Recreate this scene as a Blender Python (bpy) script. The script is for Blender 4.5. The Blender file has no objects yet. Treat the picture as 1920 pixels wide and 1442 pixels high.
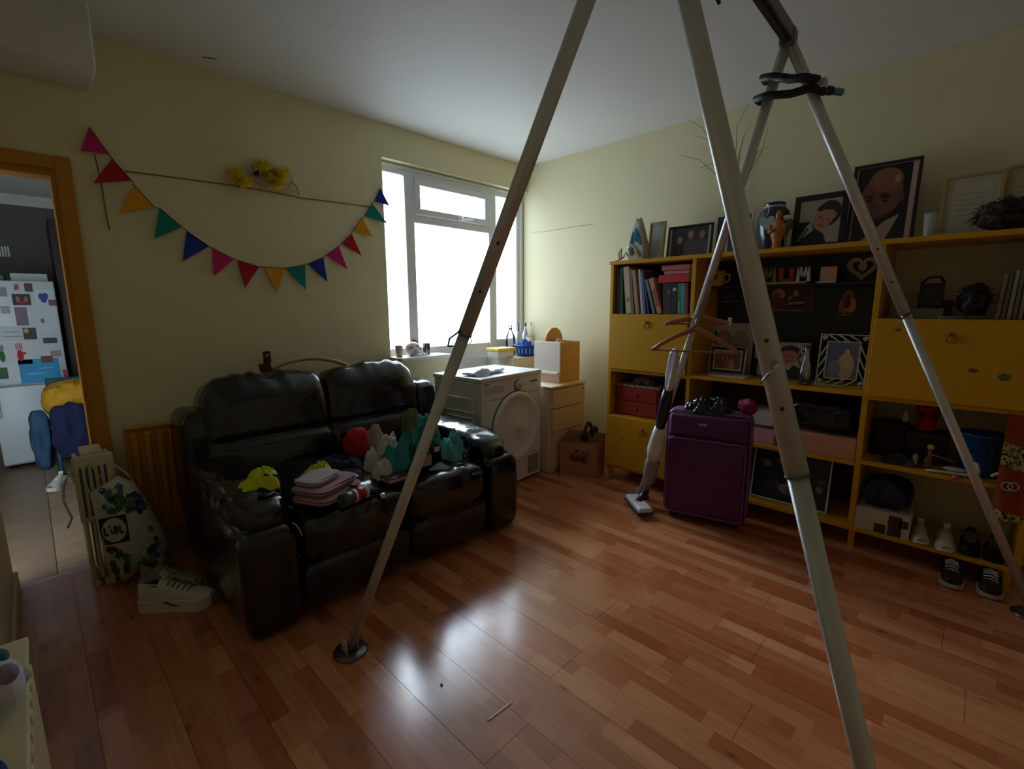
import bpy, bmesh, math, random
from mathutils import Vector, Matrix, noise

# ------------------------------------------------------------------ camera, world, light, exposure
SC = bpy.context.scene
COL = SC.collection
FPX = 887.107
CAM = Vector((-3.45432, -3.17843, 1.33))
YAW, PITCH, ROLL = math.radians(45.50855), math.radians(9.31824), math.radians(-0.27707)
_f = Vector((math.sin(YAW)*math.cos(PITCH), math.cos(YAW)*math.cos(PITCH), -math.sin(PITCH)))
_r = Vector((math.cos(YAW), -math.sin(YAW), 0)); _u = _r.cross(_f)
CR = _r*math.cos(ROLL) + _u*math.sin(ROLL); CU = -_r*math.sin(ROLL) + _u*math.cos(ROLL); CF = _f
cd = bpy.data.cameras.new('camera'); cd.sensor_width = 36; cd.lens = FPX*36/1920; cd.clip_start = .02
cam = bpy.data.objects.new('camera', cd); COL.objects.link(cam); SC.camera = cam
mw = Matrix((CR, CU, -CF)).transposed().to_4x4(); mw.translation = CAM; cam.matrix_world = mw

PANE_GLOW = 3.6
SKY_STRENGTH = 2.8
SUN_POWER = 26.0
w = bpy.data.worlds.new('World'); SC.world = w; w.use_nodes = True
_bg = w.node_tree.nodes['Background']; _bg.inputs[0].default_value = (.74, .87, 1.0, 1); _bg.inputs[1].default_value = SKY_STRENGTH
def area(name, loc, target, sx, sy, power, col):
    l = bpy.data.lights.new(name, 'AREA'); l.shape = 'RECTANGLE'; l.size = sx; l.size_y = sy; l.energy = power; l.color = col
    o = bpy.data.objects.new(name, l); COL.objects.link(o); o.location = loc
    o.rotation_euler = (Vector(target)-Vector(loc)).to_track_quat('-Z', 'Y').to_euler(); return o
area('kitchen_window_offscreen', (-5.15, 1.3, 1.5), (-3.4, 1.6, 1.2), 1.2, 1.2, 0.40, (.80, .92, 1.0))
sl = bpy.data.lights.new('hazy_sun_offscreen', 'SUN'); sl.energy = SUN_POWER; sl.angle = math.radians(34); sl.color = (.88, .94, 1.0)
so = bpy.data.objects.new('hazy_sun_offscreen', sl); COL.objects.link(so); so.rotation_euler = Vector((-.26, -1.0, -.78)).to_track_quat('-Z', 'Y').to_euler()
vs = SC.view_settings; vs.view_transform = 'Standard'; vs.look = 'None'; vs.gamma = 1.0; vs.use_curve_mapping = False
vs.exposure = 1.18
SC.cycles.use_denoising = True
SC.cycles.max_bounces = 10; SC.cycles.diffuse_bounces = 6; SC.cycles.caustics_reflective = False; SC.cycles.caustics_refractive = False
SC.cycles.sample_clamp_indirect = 6

# ------------------------------------------------------------------ pixel -> place (1920x1442)
def ray(px): return CF + CR*((px[0]-960)/FPX) - CU*((px[1]-721)/FPX)
def atZ(px, z=0.0): d = ray(px); return CAM + d*((z-CAM.z)/d.z)
def atX(px, x): d = ray(px); return CAM + d*((x-CAM.x)/d.x)
def atY(px, y): d = ray(px); return CAM + d*((y-CAM.y)/d.y)

# ------------------------------------------------------------------ materials
def lin(c): c /= 255.0; return c/12.92 if c <= .04045 else ((c+.055)/1.055)**2.4
def L(c): return (lin(c[0]), lin(c[1]), lin(c[2]), 1)
_M = {}
def M(name, col=(128,128,128), rough=.6, metal=0.0, var=.10, vs_=9.0, bump=0.0, bs=80.0, spec=.5, coat=0.0, sheen=0.0, stretch=None):
    if name in _M: return _M[name]
    m = bpy.data.materials.new(name); m.use_nodes = True; nt = m.node_tree; b = nt.nodes['Principled BSDF']
    b.inputs['Roughness'].default_value = rough; b.inputs['Metallic'].default_value = metal
    b.inputs['Specular IOR Level'].default_value = spec; b.inputs['Coat Weight'].default_value = coat
    b.inputs['Sheen Weight'].default_value = sheen
    tc = nt.nodes.new('ShaderNodeTexCoord'); src = tc.outputs['Object']
    if stretch:
        mp = nt.nodes.new('ShaderNodeMapping'); mp.inputs['Scale'].default_value = stretch; nt.links.new(src, mp.inputs[0]); src = mp.outputs[0]
    n = nt.nodes.new('ShaderNodeTexNoise'); n.inputs['Scale'].default_value = vs_; n.inputs['Detail'].default_value = 4
    nt.links.new(src, n.inputs['Vector'])
    mx = nt.nodes.new('ShaderNodeMix'); mx.data_type = 'RGBA'; c = L(col)
    mx.inputs[6].default_value = tuple(max(0, x*(1-var)) for x in c[:3])+(1,)
    mx.inputs[7].default_value = tuple(min(1, x*(1+var)) for x in c[:3])+(1,)
    nt.links.new(n.outputs['Fac'], mx.inputs[0]); nt.links.new(mx.outputs[2], b.inputs['Base Color'])
    if bump:
        n2 = nt.nodes.new('ShaderNodeTexNoise'); n2.inputs['Scale'].default_value = bs; n2.inputs['Detail'].default_value = 3
        nt.links.new(src, n2.inputs['Vector'])
        bp = nt.nodes.new('ShaderNodeBump'); bp.inputs['Strength'].default_value = bump; bp.inputs['Distance'].default_value = .01
        nt.links.new(n2.outputs['Fac'], bp.inputs['Height']); nt.links.new(bp.outputs[0], b.inputs['Normal'])
    _M[name] = m; return m

def mat_laminate():
    m = bpy.data.materials.new('laminate'); m.use_nodes = True; nt = m.node_tree; N = nt.nodes.new; K = nt.links.new
    b = nt.nodes['Principled BSDF']
    g = N('ShaderNodeNewGeometry'); sp = N('ShaderNodeSeparateXYZ'); K(g.outputs['Position'], sp.inputs[0])
    cb = N('ShaderNodeCombineXYZ'); K(sp.outputs['Y'], cb.inputs['X']); K(sp.outputs['X'], cb.inputs['Y'])
    def brick(c1, c2, w_, h_, off):
        t = N('ShaderNodeTexBrick'); t.inputs['Scale'].default_value = 1; t.inputs['Brick Width'].default_value = w_; t.inputs['Row Height'].default_value = h_
        t.inputs['Mortar Size'].default_value = 0; t.offset = off; t.offset_frequency = 2; t.squash = .72; t.squash_frequency = 3
        t.inputs['Color1'].default_value = L(c1); t.inputs['Color2'].default_value = L(c2); t.inputs['Mortar'].default_value = L(c1); K(cb.outputs[0], t.inputs['Vector']); return t
    b1 = brick((196, 114, 74), (232, 164, 118), .42, .065, .37); b2 = brick((255, 255, 255), (206, 182, 164), .61, .065, .61)
    mu = N('ShaderNodeMix'); mu.data_type = 'RGBA'; mu.blend_type = 'MULTIPLY'; mu.inputs[0].default_value = .8; K(b1.outputs['Color'], mu.inputs[6]); K(b2.outputs['Color'], mu.inputs[7])
    mp = N('ShaderNodeMapping'); mp.inputs['Scale'].default_value = (55, 3.2, 1); K(g.outputs['Position'], mp.inputs[0])
    n = N('ShaderNodeTexNoise'); n.inputs['Scale'].default_value = 1; n.inputs['Detail'].default_value = 6; n.inputs['Distortion'].default_value = .8; K(mp.outputs[0], n.inputs['Vector'])
    rp = N('ShaderNodeValToRGB'); rp.color_ramp.elements[0].position = .3; rp.color_ramp.elements[0].color = (.66, .56, .50, 1); rp.color_ramp.elements[1].position = .62; rp.color_ramp.elements[1].color = (1, 1, 1, 1); K(n.outputs['Fac'], rp.inputs[0])
    m2 = N('ShaderNodeMix'); m2.data_type = 'RGBA'; m2.blend_type = 'MULTIPLY'; m2.inputs[0].default_value = .55; K(mu.outputs[2], m2.inputs[6]); K(rp.outputs[0], m2.inputs[7])
    # dark knots
    mp2 = N('ShaderNodeMapping'); mp2.inputs['Scale'].default_value = (9, 3.0, 1); K(g.outputs['Position'], mp2.inputs[0])
    vo = N('ShaderNodeTexVoronoi'); vo.inputs['Scale'].default_value = 1.3; K(mp2.outputs[0], vo.inputs['Vector'])
    r2 = N('ShaderNodeValToRGB'); r2.color_ramp.elements[0].position = .03; r2.color_ramp.elements[0].color = (.35, .2, .14, 1); r2.color_ramp.elements[1].position = .13; r2.color_ramp.elements[1].color = (1, 1, 1, 1); K(vo.outputs['Distance'], r2.inputs[0])
    m3 = N('ShaderNodeMix'); m3.data_type = 'RGBA'; m3.blend_type = 'MULTIPLY'; m3.inputs[0].default_value = .7; K(m2.outputs[2], m3.inputs[6]); K(r2.outputs[0], m3.inputs[7])
    K(m3.outputs[2], b.inputs['Base Color'])
    n3 = N('ShaderNodeTexNoise'); n3.inputs['Scale'].default_value = 3.0; n3.inputs['Detail'].default_value = 5; K(g.outputs['Position'], n3.inputs['Vector'])
    mr = N('ShaderNodeMapRange'); mr.inputs[3].default_value = .13; mr.inputs[4].default_value = .27; K(n3.outputs['Fac'], mr.inputs[0]); K(mr.outputs[0], b.inputs['Roughness'])
    bp = N('ShaderNodeBump'); bp.inputs['Strength'].default_value = .05; bp.inputs['Distance'].default_value = .001; K(n.outputs['Fac'], bp.inputs['Height']); K(bp.outputs[0], b.inputs['Normal'])
    b.inputs['Specular IOR Level'].default_value = .9
    return m

def mat_wall(name, col, col2, stain=(150, 120, 70)):
    m = bpy.data.materials.new(name); m.use_nodes = True; nt = m.node_tree; N = nt.nodes.new; K = nt.links.new
    b = nt.nodes['Principled BSDF']; b.inputs['Roughness'].default_value = .62; b.inputs['Specular IOR Level'].default_value = .3
    g = N('ShaderNodeNewGeometry')
    n = N('ShaderNodeTexNoise'); n.inputs['Scale'].default_value = .9; n.inputs['Detail'].default_value = 5; K(g.outputs['Position'], n.inputs['Vector'])
    mx = N('ShaderNodeMix'); mx.data_type = 'RGBA'; mx.inputs[6].default_value = L(col); mx.inputs[7].default_value = L(col2); K(n.outputs['Fac'], mx.inputs[0])
    n1 = N('ShaderNodeTexNoise'); n1.inputs['Scale'].default_value = 2.3; n1.inputs['Detail'].default_value = 8; n1.inputs['Roughness'].default_value = .7; K(g.outputs['Position'], n1.inputs['Vector'])
    r = N('ShaderNodeValToRGB'); r.color_ramp.elements[0].position = .60; r.color_ramp.elements[0].color = (0, 0, 0, 1); r.color_ramp.elements[1].position = .78; r.color_ramp.elements[1].color = (.22, .22, .22, 1); K(n1.outputs['Fac'], r.inputs[0])
    m2 = N('ShaderNodeMix'); m2.data_type = 'RGBA'; m2.inputs[7].default_value = L(stain); K(mx.outputs[2], m2.inputs[6]); K(r.outputs[0], m2.inputs[0]); K(m2.outputs[2], b.inputs['Base Color'])
    n2 = N('ShaderNodeTexNoise'); n2.inputs['Scale'].default_value = 7; n2.inputs['Detail'].default_value = 8; n2.inputs['Distortion'].default_value = .6; K(g.outputs['Position'], n2.inputs['Vector'])
    bp = N('ShaderNodeBump'); bp.inputs['Strength'].default_value = .22; bp.inputs['Distance'].default_value = .02; K(n2.outputs['Fac'], bp.inputs['Height']); K(bp.outputs[0], b.inputs['Normal'])
    return m

def mat_frosted():
    m = bpy.data.materials.new('frosted_glass'); m.use_nodes = True; nt = m.node_tree; N = nt.nodes.new; K = nt.links.new
    for x in list(nt.nodes): nt.nodes.remove(x)
    out = N('ShaderNodeOutputMaterial'); g = N('ShaderNodeNewGeometry')
    vo = N('ShaderNodeTexVoronoi'); vo.inputs['Scale'].default_value = 95; K(g.outputs['Position'], vo.inputs['Vector'])
    bp = N('ShaderNodeBump'); bp.inputs['Strength'].default_value = .8; bp.inputs['Distance'].default_value = .01; K(vo.outputs['Distance'], bp.inputs['Height'])
    rf = N('ShaderNodeBsdfRefraction'); rf.inputs['IOR'].default_value = 1.12; rf.inputs['Roughness'].default_value = .30; rf.inputs['Color'].default_value = (.93, .97, 1, 1); K(bp.outputs[0], rf.inputs['Normal'])
    em = N('ShaderNodeEmission'); em.inputs['Strength'].default_value = PANE_GLOW; em.inputs['Color'].default_value = (.72, .86, 1.0, 1)
    mx = N('ShaderNodeMixShader'); mx.inputs[0].default_value = .55; K(rf.outputs[0], mx.inputs[1]); K(em.outputs[0], mx.inputs[2])
    tp = N('ShaderNodeBsdfTransparent'); tp.inputs[0].default_value = (.95, .98, 1, 1); mt = N('ShaderNodeMixShader'); mt.inputs[0].default_value = .25; K(mx.outputs[0], mt.inputs[1]); K(tp.outputs[0], mt.inputs[2]); mx = mt
    gl = N('ShaderNodeBsdfGlossy'); gl.inputs['Roughness'].default_value = .15; K(bp.outputs[0], gl.inputs['Normal'])
    m2 = N('ShaderNodeMixShader'); m2.inputs[0].default_value = .04; K(mx.outputs[0], m2.inputs[1]); K(gl.outputs[0], m2.inputs[2]); K(m2.outputs[0], out.inputs[0])
    return m

def mat_glass(name='clear_glass', col=(.95, .98, 1, 1)):
    if name in _M: return _M[name]
    m = bpy.data.materials.new(name); m.use_nodes = True; nt = m.node_tree; N = nt.nodes.new; K = nt.links.new
    for x in list(nt.nodes): nt.nodes.remove(x)
    out = N('ShaderNodeOutputMaterial'); tr = N('ShaderNodeBsdfTransparent'); tr.inputs[0].default_value = col
    gl = N('ShaderNodeBsdfGlossy'); gl.inputs['Roughness'].default_value = .06; lw = N('ShaderNodeLayerWeight'); lw.inputs[0].default_value = .45
    n = N('ShaderNodeTexNoise'); n.inputs['Scale'].default_value = 4; bp = N('ShaderNodeBump'); bp.inputs['Strength'].default_value = .05; K(n.outputs['Fac'], bp.inputs['Height']); K(bp.outputs[0], gl.inputs['Normal'])
    mx = N('ShaderNodeMixShader'); K(lw.outputs['Fresnel'], mx.inputs[0]); K(tr.outputs[0], mx.inputs[1]); K(gl.outputs[0], mx.inputs[2]); K(mx.outputs[0], out.inputs[0])
    _M[name] = m; return m

def mat_pattern(name, cols, scale=30, kind='voronoi', rough=.8):
    if name in _M: return _M[name]
    m = bpy.data.materials.new(name); m.use_nodes = True; nt = m.node_tree; N = nt.nodes.new; K = nt.links.new
    b = nt.nodes['Principled BSDF']; b.inputs['Roughness'].default_value = rough
    tc = N('ShaderNodeTexCoord')
    if kind == 'voronoi':
        t = N('ShaderNodeTexVoronoi'); t.inputs['Scale'].default_value = scale; K(tc.outputs['Object'], t.inputs['Vector']); sx = N('ShaderNodeSeparateColor'); K(t.outputs['Color'], sx.inputs[0]); fac = sx.outputs[0]
    else:
        t = N('ShaderNodeTexNoise'); t.inputs['Scale'].default_value = scale; t.inputs['Detail'].default_value = 5; K(tc.outputs['Object'], t.inputs['Vector']); fac = t.outputs['Fac']
    r = N('ShaderNodeValToRGB'); r.color_ramp.interpolation = 'CONSTANT' if kind == 'voronoi' else 'LINEAR'
    while len(r.color_ramp.elements) < len(cols): r.color_ramp.elements.new(.5)
    for i, c in enumerate(cols):
        e = r.color_ramp.elements[i]; e.color = L(c); e.position = (i/len(cols)) if kind == 'voronoi' else .3+.4*i/max(1, len(cols)-1)
    K(fac, r.inputs[0]); K(r.outputs[0], b.inputs['Base Color']); _M[name] = m; return m

# ------------------------------------------------------------------ mesh helpers (all coordinates in world metres)
ORG = {}
class MB:
    def __init__(s): s.v = []; s.f = []; s.sm = []; s.mi = []; s.cur = 0
    def add(s, vs, fs, smooth=False):
        o = len(s.v); s.v += [Vector(v) for v in vs]
        for f in fs: s.f.append([i+o for i in f]); s.sm.append(smooth); s.mi.append(s.cur)
        return s
    def bm(s, bm, smooth=False):
        bm.verts.index_update(); s.add([v.co.copy() for v in bm.verts], [[v.index for v in f.verts] for f in bm.faces], smooth); bm.free(); return s
    def box(s, x0, x1, y0, y1, z0, z1, r=0, seg=2):
        x0, x1 = min(x0, x1), max(x0, x1); y0, y1 = min(y0, y1), max(y0, y1); z0, z1 = min(z0, z1), max(z0, z1)
        vs = [(x, y, z) for x in (x0, x1) for y in (y0, y1) for z in (z0, z1)]
        fs = [(0,1,3,2), (4,6,7,5), (0,4,5,1), (2,3,7,6), (0,2,6,4), (1,5,7,3)]
        if not r: return s.add(vs, fs)
        bm = bmesh.new(); bv = [bm.verts.new(v) for v in vs]
        for f in fs: bm.faces.new([bv[i] for i in f])
        bmesh.ops.bevel(bm, geom=bm.edges[:], offset=r, segments=seg, profile=.5, affect='EDGES'); return s.bm(bm, seg > 2)
    def obox(s, c, ux, uy, uz, hx, hy, hz, r=0, seg=2):
        t = MB(); t.box(-hx, hx, -hy, hy, -hz, hz, r, seg)
        m = Matrix((Vector(ux).normalized(), Vector(uy).normalized(), Vector(uz).normalized())).transposed()
        return s.add([m @ v + Vector(c) for v in t.v], t.f, r > 0 and seg > 2)
    def tube(s, pts, r, n=10, caps=True, smooth=True, flat=1.0):
        pts = [Vector(p) for p in pts]; k = len(pts); rs = r if isinstance(r, (list, tuple)) else [r]*k
        ref = None; rings = []
        for i, p in enumerate(pts):
            t = (pts[min(i+1, k-1)] - pts[max(i-1, 0)]).normalized()
            if ref is None: ref = t.orthogonal().normalized() if abs(t.z) > .9 or flat == 1.0 else Vector((0, 0, 1)).cross(t).normalized()
            ref = (ref - t*ref.dot(t)).normalized(); b = t.cross(ref)
            rings.append([p + ref*math.cos(a)*rs[i] + b*math.sin(a)*rs[i]*flat for a in [2*math.pi*j/n for j in range(n)]])
        o = len(s.v); s.v += [q for R in rings for q in R]
        for i in range(k-1):
            for j in range(n): s.f.append([o+i*n+j, o+i*n+(j+1) % n, o+(i+1)*n+(j+1) % n, o+(i+1)*n+j]); s.sm.append(smooth); s.mi.append(s.cur)
        if caps:
            s.f.append([o+j for j in range(n)][::-1]); s.sm.append(False); s.mi.append(s.cur); s.f.append([o+(k-1)*n+j for j in range(n)]); s.sm.append(False); s.mi.append(s.cur)
        return s
    def cyl(s, p0, p1, r0, r1=None, n=16): return s.tube([p0, p1], [r0, r0 if r1 is None else r1], n)
    def lathe(s, prof, c, n=24, sx=1, sy=1):
        c = Vector(c); o = len(s.v)
        for (r, z) in prof: s.v += [c + Vector((r*sx*math.cos(a), r*sy*math.sin(a), z)) for a in [2*math.pi*j/n for j in range(n)]]
        k = len(prof)
        for i in range(k-1):
            for j in range(n): s.f.append([o+i*n+j, o+i*n+(j+1) % n, o+(i+1)*n+(j+1) % n, o+(i+1)*n+j]); s.sm.append(True); s.mi.append(s.cur)
        s.f.append([o+j for j in range(n)][::-1]); s.sm.append(False); s.mi.append(s.cur)
        s.f.append([o+(k-1)*n+j for j in range(n)]); s.sm.append(False); s.mi.append(s.cur); return s
    def prism(s, pts, vec):
        pts = [Vector(p) for p in pts]; k = len(pts); v = Vector(vec)
        return s.add(pts + [p+v for p in pts], [list(range(k))[::-1], [k+i for i in range(k)]] + [[i, (i+1) % k, k+(i+1) % k, k+i] for i in range(k)])
    def poly(s, pts): return s.add(pts, [list(range(len(pts)))])
    def sup(s, c, h, p=4.0, n=14, fn=None, rot=0.0, tilt=None):
        """rounded cushion: superellipsoid box with half sizes h; fn(local, unit) -> offset"""
        c = Vector(c); rm = Matrix.Rotation(rot, 3, 'Z')
        if tilt is not None: rm = rm @ tilt
        for ax in range(3):
            for sg in (-1, 1):
                vs = []
                for i in range(n+1):
                    for j in range(n+1):
                        a = math.tan((2*i/n-1)*math.pi/4); b = math.tan((2*j/n-1)*math.pi/4); q = [0, 0, 0]; q[ax] = sg; q[(ax+1) % 3] = a*sg; q[(ax+2) % 3] = b
                        l = (abs(q[0])**p+abs(q[1])**p+abs(q[2])**p)**(1/p); q = Vector((q[0]/l*h[0], q[1]/l*h[1], q[2]/l*h[2]))
                        if fn: q = q + fn(q, Vector((q.x/h[0], q.y/h[1], q.z/h[2])))
                        vs.append(c + rm @ q)
                s.add(vs, [[i*(n+1)+j, (i+1)*(n+1)+j, (i+1)*(n+1)+j+1, i*(n+1)+j+1] for i in range(n) for j in range(n)], True)
        return s
    def heap(s, c, rx, ry, h, seed=0, rot=0.0, fold=.35, freq=5.0, nr=34, nt=84, flat=1.0):
        """crumpled cloth: lumpy mound with sharp wandering folds and slight overhangs"""
        c = Vector(c); rng = Vector((seed*7.3, seed*3.1, seed*1.7)); ca, sa = math.cos(rot), math.sin(rot); vs = []; R = max(rx, ry)
        for i in range(nr+1):
            t = i/nr
            for j in range(nt):
                a = 2*math.pi*j/nt; k = 1 + .30*noise.noise(Vector((math.cos(a)*1.5, math.sin(a)*1.5, 0))+rng) + .12*noise.noise(Vector((math.cos(a)*4, math.sin(a)*4, 3))+rng)
                x = math.cos(a)*t*rx*k; y = math.sin(a)*t*ry*k
                q = Vector((x/R, y/R, 0))*freq*.42 + rng
                wv = Vector((noise.noise(q*.8), noise.noise(q*.8+Vector((9, 2, 4))), 0))*1.3
                lump = .5+.9*noise.noise(q*.55+Vector((3, 1, 7))); rid = 1-min(1, abs(noise.noise(q+wv))*3.0); rid2 = 1-min(1, abs(noise.noise(q*2.1+wv*1.4))*2.6)
                env = max(0.0, 1-t**3)**.75 if t < 1 else 0; amp = min(fold*h, .92*R/(freq*.42))
                z = env*((h-amp)*(.55+.45*lump) + amp*(.7*rid+.3*rid2)) + .012*env
                ov = .16*R*(1-t*t)*env; x += ov*noise.noise(q*1.2+Vector((5, 5, 1))); y += ov*noise.noise(q*1.2+Vector((1, 8, 5)))
                vs.append(c + Vector((x*ca-y*sa, x*sa+y*ca, max(0.0, z))))
        fs = [[i*nt+j, (i+1)*nt+j, (i+1)*nt+(j+1) % nt, i*nt+(j+1) % nt] for i in range(nr) for j in range(nt)]
        fs.append([nr*nt+j for j in range(nt)][::-1]); return s.add(vs, fs, True)
    def lay(s, sup, c, rx, ry, h, seed=0, rot=0.0, fold=.6, freq=7.0, climb=.12, nr=34, nt=84):
        """crumpled cloth laid on the surfaces in sup: a top skin and an under skin that follows them"""
        t_ = MB().heap((c[0], c[1], 0), rx, ry, h, seed, rot, fold, freq, nr, nt); z0 = sup.z(c[0], c[1]); C_ = Vector((c[0], c[1], 0)); top = []; bot = []
        for v in t_.v:
            k = 1.0
            for _ in range(14):
                x, y = C_.x+(v.x-C_.x)*k, C_.y+(v.y-C_.y)*k; z = sup.z(x, y, z0)
                if z0-.06 < z <= z0+climb: break
                k *= .9
            z = min(max(z, z0-.06), z0+climb); top.append(Vector((x, y, z+.0025+v.z))); bot.append(Vector((x, y, z+.0008)))
        n = len(top); fs = t_.f[:-1]; rim = [nr*nt+j for j in range(nt)]
        return s.add(top+bot, fs + [[i+n for i in f][::-1] for f in fs] + [[rim[j], n+rim[j], n+rim[(j+1) % nt], rim[(j+1) % nt]] for j in range(nt)], True)
    def bounds(s):
        return Vector([min(v[i] for v in s.v) for i in range(3)]), Vector([max(v[i] for v in s.v) for i in range(3)])
    def build(s, name, mat, parent=None, label=None, subsurf=0):
        if parent is None:
            a, b = s.bounds(); org = Vector(((a.x+b.x)/2, (a.y+b.y)/2, a.z))
        else: org = ORG[parent.name]
        me = bpy.data.meshes.new(name); me.from_pydata([v-org for v in s.v], [], s.f); me.update()
        mats = mat if isinstance(mat, list) else [mat]
        for m in mats: me.materials.append(m)
        for p, q, k in zip(me.polygons, s.sm, s.mi): p.use_smooth = q; p.material_index = min(k, len(mats)-1)
        o = bpy.data.objects.new(name, me); COL.objects.link(o)
        if parent is None: o.location = org
        else: o.parent = parent
        if label: o['label'] = label
        ORG[o.name] = org; return o
def thing(name, label, cat, loc=(0, 0, 0), group=None):
    o = bpy.data.objects.new(name, None); COL.objects.link(o); o.location = loc; o['label'] = label; o['category'] = cat; o.empty_display_size = .05
    if group: o['group'] = group
    ORG[o.name] = Vector(loc); return o
def tag(o, label, cat, group=None):
    o['label'] = label; o['category'] = cat
    if group: o['group'] = group
    return o
def struct(o, label=None):
    o['kind'] = 'structure'
    if label: o['label'] = label
    return o
def sroot(name, loc=(0, 0, 0), label=None):
    o = bpy.data.objects.new(name, None); COL.objects.link(o); o.location = loc; o['kind'] = 'structure'
    if label: o['label'] = label
    ORG[o.name] = Vector(loc); return o

class Sup:
    """surfaces that later things rest on"""
    def __init__(s, *objs): s.t = []; s.add(*objs)
    def add(s, *objs):
        from mathutils.bvhtree import BVHTree
        for o in objs:
            if o.type == 'MESH': g = ORG[o.name]; s.t.append(BVHTree.FromPolygons([v.co+g for v in o.data.vertices], [p.vertices[:] for p in o.data.polygons]))
            s.add(*[c for c in bpy.data.objects if c.parent == o])
        return s
    def z(s, x, y, d=0.0):
        b = None
        for t in s.t:
            h = t.ray_cast(Vector((x, y, 2.0)), Vector((0, 0, -1)))
            if h[0] is not None and (b is None or h[0].z > b): b = h[0].z
        return d if b is None else b
    def top(s, x, y, r): return max(s.z(x+r*i/3, y+r*j/3) for i in range(-3, 4) for j in range(-3, 4))
# ------------------------------------------------------------------ common materials
WALL = mat_wall('wall_paint', (222, 213, 170), (231, 224, 190))
CEILM = mat_wall('ceiling_paint', (214, 213, 208), (224, 224, 220), (196, 190, 178))
WHITE = M('white_upvc', (226, 230, 233), .35, var=.03)
YEL = M('yellow_paint', (206, 152, 18), .42, var=.10, vs_=4, bump=.05, bs=30)
DYEL = M('door_yellow', (190, 130, 28), .45, var=.12, vs_=3)
BLACK = M('black_panel', (14, 14, 17), .35, var=.2)
BLK = M('black_plastic', (20, 20, 23), .4, var=.2)
ALU = M('aluminium', (206, 206, 209), .34, metal=.35, var=.06, vs_=3, stretch=(1, 1, .2))
ALUD = M('aluminium_dark', (110, 110, 108), .42, metal=.7, var=.1)
CHROME = M('chrome', (205, 206, 210), .18, metal=1, var=.05)
H = 2.622

# ================================================================== STRUCTURE
# floor: slab and laminate planks
fl = struct(MB().box(-3.64, 0.0, -4.3, 0.0, -.06, -.008).build('floor', M('underlay', (40, 22, 14), .9)), 'orange-brown wood laminate floor')
LAM = mat_laminate()
_pm = bpy.data.meshes.new('plank'); _pv = MB().box(0, 1, 0, 1, 0, 1); _pm.from_pydata([tuple(v) for v in _pv.v], [], _pv.f); _pm.materials.append(LAM)
random.seed(4)
def plank(x0, x1, y0, y1):
    o = bpy.data.objects.new('plank', _pm); COL.objects.link(o); o.parent = fl; g = .0007
    o.location = Vector((x0+g, y0+g, -.008)) - ORG[fl.name]; o.scale = (x1-x0-2*g, y1-y0-2*g, .008 + random.uniform(-.0003, .0002))
i = 0; x = -3.64
while x < -.001:
    x1 = min(0.0, x+.195); y = -4.3 - ((i*.47) % 1.0)*1.2; i += 1
    while y < -.001:
        y1 = y+1.22; a, b = max(y, -4.3), min(y1, 0.0)
        if b-a > .02: plank(x, x1, a, b)
        y = y1
    x = x1
# kitchen floor with beige tiles beyond the doorway
fk = struct(MB().box(-5.2, -2.6, 0.0, 3.1, -.06, -.006).build('floor', M('tile_grout', (120, 104, 86), .8)), 'beige tiled kitchen floor beyond the doorway')
TILES = [M('floor_tile_a', (160, 134, 106), .4, var=.3, vs_=3), M('floor_tile_b', (138, 112, 88), .4, var=.3, vs_=3.5), M('floor_tile_c', (172, 148, 118), .4, var=.25, vs_=2.5)]
_tm = []
for m in TILES:
    me = bpy.data.meshes.new('tile'); me.from_pydata([tuple(v) for v in _pv.v], [], _pv.f); me.materials.append(m); _tm.append(me)
for ix in range(4):
    for iy in range(9):
        x0 = -4.42+ix*.31; y0 = .02+iy*.34 - (.17 if ix % 2 else 0); a, b = max(y0, .02), min(y0+.336, 3.1)
        if b-a < .03: continue
        o = bpy.data.objects.new('tile', _tm[(ix*5+iy*3) % 3]); COL.objects.link(o); o.parent = fk; o.location = Vector((x0, a, -.006)) - ORG[fk.name]; o.scale = (.306, b-a, .006)
# threshold strip
tr = MB(); tr.prism([(-3.64, -.02, 0), (-3.64, .02, 0), (-3.64, .012, .005), (-3.64, -.012, .005)], (.365, 0, 0)); struct(tr.build('trim_1', M('threshold_metal', (180, 178, 184), .3, metal=.8)), 'silver threshold strip in the doorway')

DX0, DX1, DZ = -3.74, -3.275, 1.975          # doorway
WX0, WZ0, WZ1, WY = -1.537, .935, 2.392, .085  # window recess
wb = MB()
wb.box(DX1, WX0, 0, .12, -.05, H+.05); wb.box(DX0-.6, DX1, 0, .12, DZ, H+.05); wb.box(WX0, 0.3, 0, .30, WZ1, H+.05); wb.box(WX0-.1, WX0, .125, .3, -.05, H+.05)
struct(wb.build('wall_back', WALL), 'pale yellow plastered wall with the window and doorway')
struct(MB().box(0, .15, -4.4, .30, -.05, H+.05).build('wall_right', WALL), 'pale yellow wall behind the yellow shelf unit')
struct(MB().box(-3.74, -3.64, -4.4, -.004, -.05, H+.05).build('wall_left', WALL), 'pale yellow wall with the cream radiator')
struct(MB().box(-3.8, .15, -4.45, -4.3, -.05, H+.05).build('wall_front', WALL), 'pale yellow wall opposite the window')
struct(MB().box(-3.8, .15, -4.45, .12, H, H+.08).build('ceiling', CEILM), 'white painted ceiling')
q = atZ((169, 128), 2.36)
bmn = MB().box(-3.64, -3.105, q.y, -.001, 2.36, H+.01, .012, 3); struct(bmn.build('trim_2', CEILM), 'white boxed-in beam above the doorway')
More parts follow.
